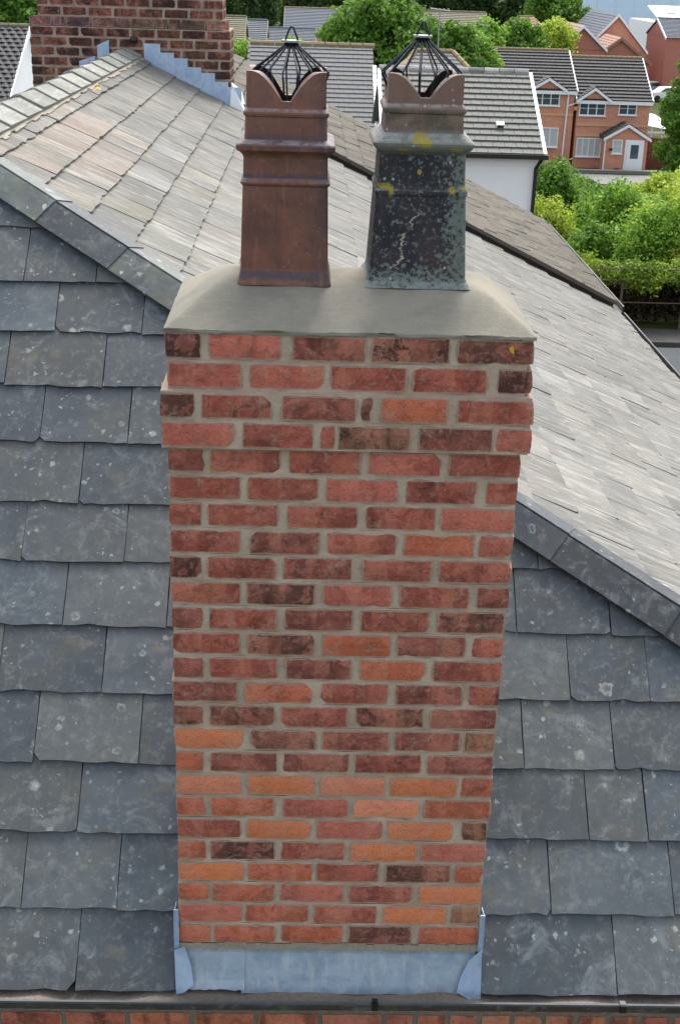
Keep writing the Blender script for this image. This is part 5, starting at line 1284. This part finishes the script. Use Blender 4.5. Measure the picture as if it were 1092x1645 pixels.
far_house('buff roofed hipped house behind the feathery trees', 20.6, 27.0, 150, 160, -6.2, -4.0, -12, M['buff_brick'], M['tile_buff'], 'x', 2.4)
far_house('drab olive tiled roof behind the trees above the lichen pot', 10.4, 16.6, 128, 138, -5.2, -3.1, -11.5, M['far_brick_dark'], M['tile_drab'], 'x', 0.0, M['tile_drab'], M['tile_drab'])
far_house('broad slate-blue roof beyond the trees, above the clean pot guard', -3.2, 4.4, 145, 157, -6.2, -3.7, -12, M['buff_brick'], M['tile_slateblue'], 'x', 0.0, M['ridge_red'], M['tile_drab'])
far_house('low slate-blue wing between the two far roofs', -4.6, 0.2, 128, 136, -6.4, -5.0, -12, M['buff_brick'], M['tile_slateblue'], 'x', 0.0, None, M['tile_drab'])
far_house('small slate-blue gabled roof just right of the sooty chimney', -5.9, -4.15, 119, 127, -5.7, -4.0, -12, M['buff_brick'], M['tile_slateblue'], 'x', 0.0, None, M['tile_drab'])
far_house('sliver of drab roof touching the sooty chimney edge', -8.4, -5.75, 112, 121, -5.6, -3.5, -12, M['buff_brick'], M['tile_drab'], 'x', 0.0, None, M['tile_drab'])
far_house('red brick house below the white warehouse roof', 38.7, 46, 150, 160, -5.6, -3.75, -12, M['far_brick_dark'], M['tile_slateblue'], 'x')
# ---- pale blue warehouse and white roofed unit
wa = empty('pale_blue_warehouse', (66, 240, -12), 'huge pale blue clad warehouse wall filling the corner behind the red gable', 'warehouse')
cm = plain('pale_blue_cladding', (206, 228, 246), 0.6, 0.3, 0, 0.02, 0.3)
b = MB(); b.box(37, 130, 226, 300, -12.5, 9); b.build('wall', cm, wa)
for i in range(31):
    b = MB(); b.box(37 + i * 3.0, 37 + i * 3.0 + 0.10, 225.93, 225.998, -12.4, 9); b.build('cladding_rib', plain('rib_blue', (198, 222, 242), 0.6, 0.3, 0, 0.02) if i == 0 else bpy.data.materials['rib_blue'], wa)
b = MB(); b.box(36.7, 130.3, 225.7, 300.3, 9, 9.5); b.build('parapet', cm, wa)
uw = empty('white_roofed_unit', (48, 175, -12), 'industrial unit with a sloping white roof and rooflights at the top right', 'industrial unit')
b = MB(); b.box(43.4, 62, 170, 190, -12.5, -4.85); b.build('wall', M['white_render'], uw)
b = MB(); b.slab([(42.8, 169.5, -4.75), (62, 169.5, -4.75), (66, 192, -3.35), (46.2, 192, -3.35)], (0, 0, 1), 0.15); rf = b.build('roof', plain('white_roof_sheet', (236, 236, 232), 0.6), uw)
for x in (46.0, 48.8, 51.6):
    b = MB(); b.slab([(x, 180, -3.92), (x + 1.2, 180, -3.92), (x + 1.5, 185, -3.61), (x + .3, 185, -3.61)], (0, 0, 1), 0.12); b.build('rooflight', plain('rooflight_grey', (176, 178, 176), 0.4) if x == 46.0 else bpy.data.materials['rooflight_grey'], rf)
# ---- parked cars at the end of the road
def car_mesh(paint, lab, x, y, z, rz):
    e = empty('parked_car', (x, y, z), lab, 'car', 'cars parked at the end of the far road')
    Mx = Matrix.Translation((x, y, z)) @ Matrix.Rotation(rz, 4, 'Z')
    prof = [(-2.1, .35), (-2.1, .75), (-1.95, .9), (-1.1, .98), (-.55, 1.4), (.9, 1.43), (1.6, 1.0), (2.05, .92), (2.12, .5), (2.1, .35)]
    b = MB(); b.slab([Mx @ Vector((a, -.85, c)) for a, c in prof], (Mx.to_3x3() @ Vector((0, 1, 0))), 1.7); b.build('body', paint, e)
    for s in (-.86, .86):
        b = MB(); b.slab([Mx @ Vector((a, s, c)) for a, c in [(-1.0, .98), (-.5, 1.34), (.85, 1.36), (1.4, 1.0)]], (Mx.to_3x3() @ Vector((0, 1 if s > 0 else -1, 0))), .01); b.build('side_window', M['glass'], e)
    for wx in (-1.35, 1.3):
        for s in (-.8, .8): b = MB(); b.tube([Mx @ Vector((wx, s - .1, .32)), Mx @ Vector((wx, s + .1, .32))], .32, 14); b.build('wheel', M['black_plastic'], e)
zc = ground_z(0, 141) + 0.05
car_mesh(plain('dark_car_paint', (44, 50, 58), 0.3, 0.6), 'dark car parked by the pale warehouse, the farthest one', 38.4, 160, ground_z(0, 160) + .05, 0.3)
car_mesh(plain('silver_car_paint', (178, 184, 190), 0.3, 0.6), 'silver car parked behind the white car', 38.0, 152, ground_z(0, 152) + .05, 0.25)
car_mesh(plain('white_car_paint', (228, 230, 232), 0.3, 0.6), 'white car parked nearest to the red gable house', 37.6, 143, zc, 0.2)

# ================================================================ TREES AND BUSHES
def crown(blobs, n, leaf, seed, shell=0.55, up=0.25):
    """leaf-sized quads spread through the crown's volume; denser near each clump's surface"""
    g = np.random.default_rng(seed); blobs = np.array(blobs, float)   # cx,cy,cz,rx,ry,rz
    w = blobs[:, 3] * blobs[:, 4] * blobs[:, 5]; w = w ** 0.8; w /= w.sum(); idx = g.choice(len(blobs), n, p=w)
    d = g.normal(size=(n, 3)); d /= np.linalg.norm(d, axis=1)[:, None]
    rr = shell + (1 - shell) * g.random(n) ** 0.6; rr *= 1 + 0.26 * np.sin(d[:, 0] * 5 + idx) * np.sin(d[:, 2] * 6 + idx * 2) * np.cos(d[:, 1] * 4 + idx)
    rr *= 1 + (g.random(n) < 0.14) * g.random(n) * 0.45
    c = blobs[idx, :3] + d * rr[:, None] * blobs[idx, 3:6]
    nrm = d * 0.6 + g.normal(size=(n, 3)) * 0.55; nrm[:, 2] += up; nrm /= np.linalg.norm(nrm, axis=1)[:, None]
    a = np.cross(nrm, g.normal(size=(n, 3))); a /= np.linalg.norm(a, axis=1)[:, None]; b_ = np.cross(nrm, a)
    s = leaf * (0.55 + 0.9 * g.random(n))[:, None]
    V = np.stack([c - a * s * .5, c + b_ * s * .28, c + a * s * .5, c - b_ * s * .28], 1)
    return V
def mesh_quads(name, V, mat):
    n = len(V); me = bpy.data.meshes.new(name); me.vertices.add(n * 4); me.vertices.foreach_set('co', V.reshape(-1).astype(np.float32))
    me.loops.add(n * 4); me.loops.foreach_set('vertex_index', np.arange(n * 4, dtype=np.int32)); me.polygons.add(n)
    me.polygons.foreach_set('loop_start', np.arange(0, n * 4, 4, dtype=np.int32)); me.materials.append(mat); me.update(); me.validate(); return me
def plant(kind, label, cat, group, cx, cy, hw, ztop, zbase, mat, n, leaf, seed, depth=None, crown_frac=0.75, nb_=16, trunk=True, weep=False, part='crown', flat=1.0):
    r = random.Random(seed); gz = ground_z(cx, cy); dp = depth or hw
    zb = zbase if zbase is not None else gz
    e = empty(kind, (cx, cy, gz), label, cat, group)
    zc0 = zb; H = ztop - zc0; bl = []
    for i in range(nb_):
        f = (i + 0.5) / nb_; a = i * 2.399 + r.uniform(-.4, .4); z = zc0 + H * (0.12 + 0.80 * f)
        prof = math.sin(math.pi * min(1, 0.22 + 0.74 * f)) ** 0.7
        rad_ = prof * r.uniform(0.30, 0.86) * (1.0 if nb_ < 30 else 1.05); s = (0.30 + 0.22 * r.random()) * (0.6 + 0.5 * prof) * (1.0 if nb_ < 30 else 0.55)
        bl.append((cx + math.cos(a) * hw * rad_, cy + math.sin(a) * dp * rad_, z, hw * s * 1.1, dp * s * 1.1, min(H * 0.25, hw * s * flat * 1.2)))
    V = crown(bl, n, leaf, seed)
    if weep: V[:, :, 2] -= (np.random.default_rng(seed).random(len(V)) ** 2 * H * 0.12)[:, None]
    me = mesh_quads(part, V - np.array([cx, cy, zc0]), mat); link(part, me, e, world=Matrix.Translation((cx, cy, zc0)))
    b = MB(); tr = 0.05 * H * (0.6 if not trunk else 1)
    tr = max(0.04, min(0.3, tr)); b.tube([(cx, cy, gz - .1), (cx + r.uniform(-.1, .1) * hw, cy, (gz + zc0) / 2 + .2), (cx, cy, zc0 + H * .35), (cx + .1 * hw, cy, zc0 + H * .7)], [tr, tr * .8, tr * .5, tr * .2], 8)
    for q in bl[::2]: b.tube([(cx, cy, zc0 + H * .15), ((cx + q[0]) / 2, (cy + q[1]) / 2, (zc0 + H * .2 + q[2]) / 2), q[:3]], [tr * .4, tr * .25, tr * .08], 5)
    b.build('trunk', M['bark'], e)
    return e
GB = 'bushes in the rough ground beyond the roofs'
def bush(label, cx, cy, hw, zt, mt, n, lf, seed, dp=1.6, kind='bush', cat='bush', weep=False):
    plant(kind, label, cat, None, cx, cy, hw, zt, -8.6 if cy < 45 else -9.4, M[mt], n, lf, seed, dp, nb_=70, weep=weep, flat=1.5)
bush('dark green leafy bush beside the corner of the white rendered house', 8.2, 42.5, 1.5, -5.1, 'leaf_mid', 26000, .14, 1)
bush('bright green bush in the middle of the thicket, below the garden wall', 10.1, 40.0, 1.8, -5.55, 'leaf_light', 28000, .13, 2)
bush('low yellowish bush against the foot of the white wall', 7.4, 38.5, 1.2, -5.7, 'leaf_yellow', 14000, .12, 3, 1.2)
bush('large green bush at the right edge above the ivy hedge', 12.3, 39.0, 1.9, -5.3, 'leaf_light', 26000, .14, 4)
bush('broad shrub behind the middle of the thicket', 12.2, 47, 2.2, -7.0, 'leaf_mid', 16000, .16, 5, 2)
bush('grey green shrub below the road in front of the brick houses', 14.8, 56, 1.9, -8.4, 'leaf_light', 9000, .18, 6, 2)
bush('yellow green willow with drooping twigs at the right edge of the photo', 12.0, 36.6, 2.2, -3.9, 'leaf_yellow', 36000, .13, 7, 2.2, 'willow_tree', 'tree', True)
bush('lush bush just behind the bright top of the ivy hedge', 10.3, 35.8, 1.8, -5.6, 'leaf_light', 24000, .12, 8, 1.2)
bush('small darker shrub in the gap between the white wall and the ivy hedge', 8.5, 36.4, 1.1, -6.1, 'leaf_mid', 12000, .12, 9, 1.0)
bush('yellow green bush under the willow twigs', 11.6, 35.2, 1.3, -5.9, 'leaf_yellow', 16000, .12, 10, 1.0)
bush('dark shrub filling the bank below the far road, nearest the white house', 10.6, 52, 1.9, -7.0, 'leaf_mid', 12000, .17, 11, 2)
bush('leafy shrub on the bank left of the grey green shrub', 12.4, 60, 2.0, -8.2, 'leaf_mid', 10000, .18, 12, 2)
bush('tall shrub on the bank at the right edge, left of the dense dark tree', 16.9, 60, 1.9, -7.9, 'leaf_yellow', 10000, .18, 13, 2)
bush('shrub below the carport at the right edge', 17.2, 52, 1.8, -6.6, 'leaf_light', 10000, .17, 14, 2)
bush('shrub between the thicket and the willow', 14.0, 46, 1.9, -6.0, 'leaf_yellow', 12000, .15, 15, 2)
# ivy-grown hedge on a wire fence by the road
def hedge():
    e = empty('ivy_hedge', (10.5, 33.4, -8.4), 'ivy grown hedge with a bright green top and dark brown underside beside the road', 'hedge')
    bl = [(7.3 + i * .42, 33.3 + .2 * math.sin(i), -6.88 + .06 * math.sin(i * 2.3), .46, .62, .36 + .10 * math.sin(i * 1.7)) for i in range(26)]
    me = mesh_quads('ivy_top', crown(bl, 24000, .10, 31) - np.array([10, 33, -7]), M['leaf_ivy']); link('ivy_top', me, e, world=Matrix.Translation((10, 33, -7)))
    bl = [(7.3 + i * .42, 33.75, -7.65 + .1 * math.sin(i), .42, .40, .75) for i in range(26)]
    me = mesh_quads('undergrowth', crown(bl, 16000, .13, 32, 0.3) - np.array([10, 33, -7]), M['dead_stems']); link('undergrowth', me, e, world=Matrix.Translation((10, 33, -7)))
    f = empty('wire_fence', (10, 32.85, -8.4), 'low wire and post fence in front of the dark hedge', 'fence')
    pm = plain('weathered_fence_wood', (92, 82, 68), 0.9)
    for i in range(6): b = MB(); b.box(6.9 + i * 1.75, 6.96 + i * 1.75, 32.8, 32.86, -8.45, -6.62); b.build('post', pm, f)
    for z in (-6.66, -6.98, -7.6): b = MB(); b.tube([(6.8, 32.78, z), (17.8, 32.78, z)], 0.018, 6); b.build('rail', pm, f)
hedge()
tk = [  # kind, label, cx, cy, hw, ztop, zcrownbase, mat, n, leaf
 ('tree', 'bushy dark green tree at the top left corner behind the dark tiled roof', -15.2, 67, 2.4, .6, -4.5, 'leaf_mid', 14000, .24),
 ('tree', 'broad bright green tree behind the ridge of the grey tiled house', 3.2, 64, 3.1, -0.35, -4.8, 'leaf_mid', 26000, .24),
 ('tree', 'green tree behind the lichen pot guard', 6.6, 62, 1.7, -1.35, -4.6, 'leaf_mid', 14000, .2),
 ('tree', 'fresh green tree between the lichen pot guard and the brick houses', 8.6, 76, 1.9, -2.2, -5.6, 'leaf_light', 13000, .24),
 ('tree', 'slim feathery tree behind the ridge of the left brick house', 13.3, 105, 2.0, -2.9, -6.5, 'leaf_light', 9000, .3),
 ('tree', 'feathery green tree standing above the left brick house ridge', 16.0, 106, 2.4, -2.55, -6.5, 'leaf_mid', 10000, .3),
 ('tree', 'yellowish spiky tree beside the buff roofs', 20.9, 118, 2.0, -3.1, -7, 'leaf_yellow', 6000, .3),
 ('tree', 'round dark tree left of the pale blue warehouse', 31.2, 170, 2.9, -1.9, -6.8, 'leaf_mid', 12000, .38),
 ('tree', 'dense dark green tree at the right edge beside the brick house', 21.0, 70.5, 2.3, -2.1, -10.4, 'leaf_mid', 30000, .2),
 ('tree', 'dark tree directly above the clean pot guard', -1.3, 185, 4.4, .6, -7, 'leaf_dark', 9000, .5),
 ('conifer_tree', 'tall dark conifer behind the small slate-blue roof', -6.4, 160, 2.5, .6, -7, 'leaf_dark', 9000, .4),
 ('conifer_tree', 'second dark conifer near the sooty chimney', -10.2, 165, 2.7, .6, -7, 'leaf_dark', 9000, .4),
 ('tree', 'dark woodland tree beyond the broad slate-blue roof', 5.5, 190, 5, -.4, -8, 'leaf_dark', 9000, .5),
 ('tree', 'dark woodland tree above the drab olive roof', 14.5, 190, 5.2, .4, -8, 'leaf_dark', 10000, .5),
 ('tree', 'dark woodland tree over the feathery trees', 21.5, 188, 5, .8, -8, 'leaf_dark', 10000, .5),
 ('tree', 'dark woodland tree over the buff hipped roof', 28.3, 186, 4.6, .8, -8, 'leaf_dark', 10000, .5),
 ('tree', 'mid green tree just left of the round dark tree', 28.5, 172, 2.6, .2, -7.5, 'leaf_mid', 9000, .42),
 ('shrub', 'small yellow green shrub left of the grey tiled house', -3.3, 58, .9, -2.35, -4.5, 'leaf_light', 4000, .16),
 ('shrub', 'low green shrub behind the left end of the grey tiled ridge', -1.2, 60, 1.0, -2.1, -5.0, 'leaf_light', 4000, .16),
]
for i, (kd, lab, cx, cy, hw, zt, zb, mt, n, lf) in enumerate(tk):
    plant(kd, lab, 'shrub' if kd == 'shrub' else 'tree', None, cx, cy, hw, zt, zb, M[mt], n, lf, 100 + i, nb_=44 if n > 9000 else 20, flat=1.6 if kd == 'conifer_tree' else 1.0)
# far woods closing the view between the nearer trees
bl = [(-60 + i * 3.2 + 1.2 * math.sin(i * 3), 235 + 6 * math.sin(i * 1.9), -6 + 2 * math.sin(i * 2.7), 3.6, 3.6, 6 + 1.5 * math.sin(i)) for i in range(30)]
me = mesh_quads('far_wood', crown(bl, 30000, .8, 77, 0.4), M['leaf_dark']); tag(link('far_wood', me), 'dark far-off woodland closing the view behind the roofs', 'woodland', None, 'stuff')
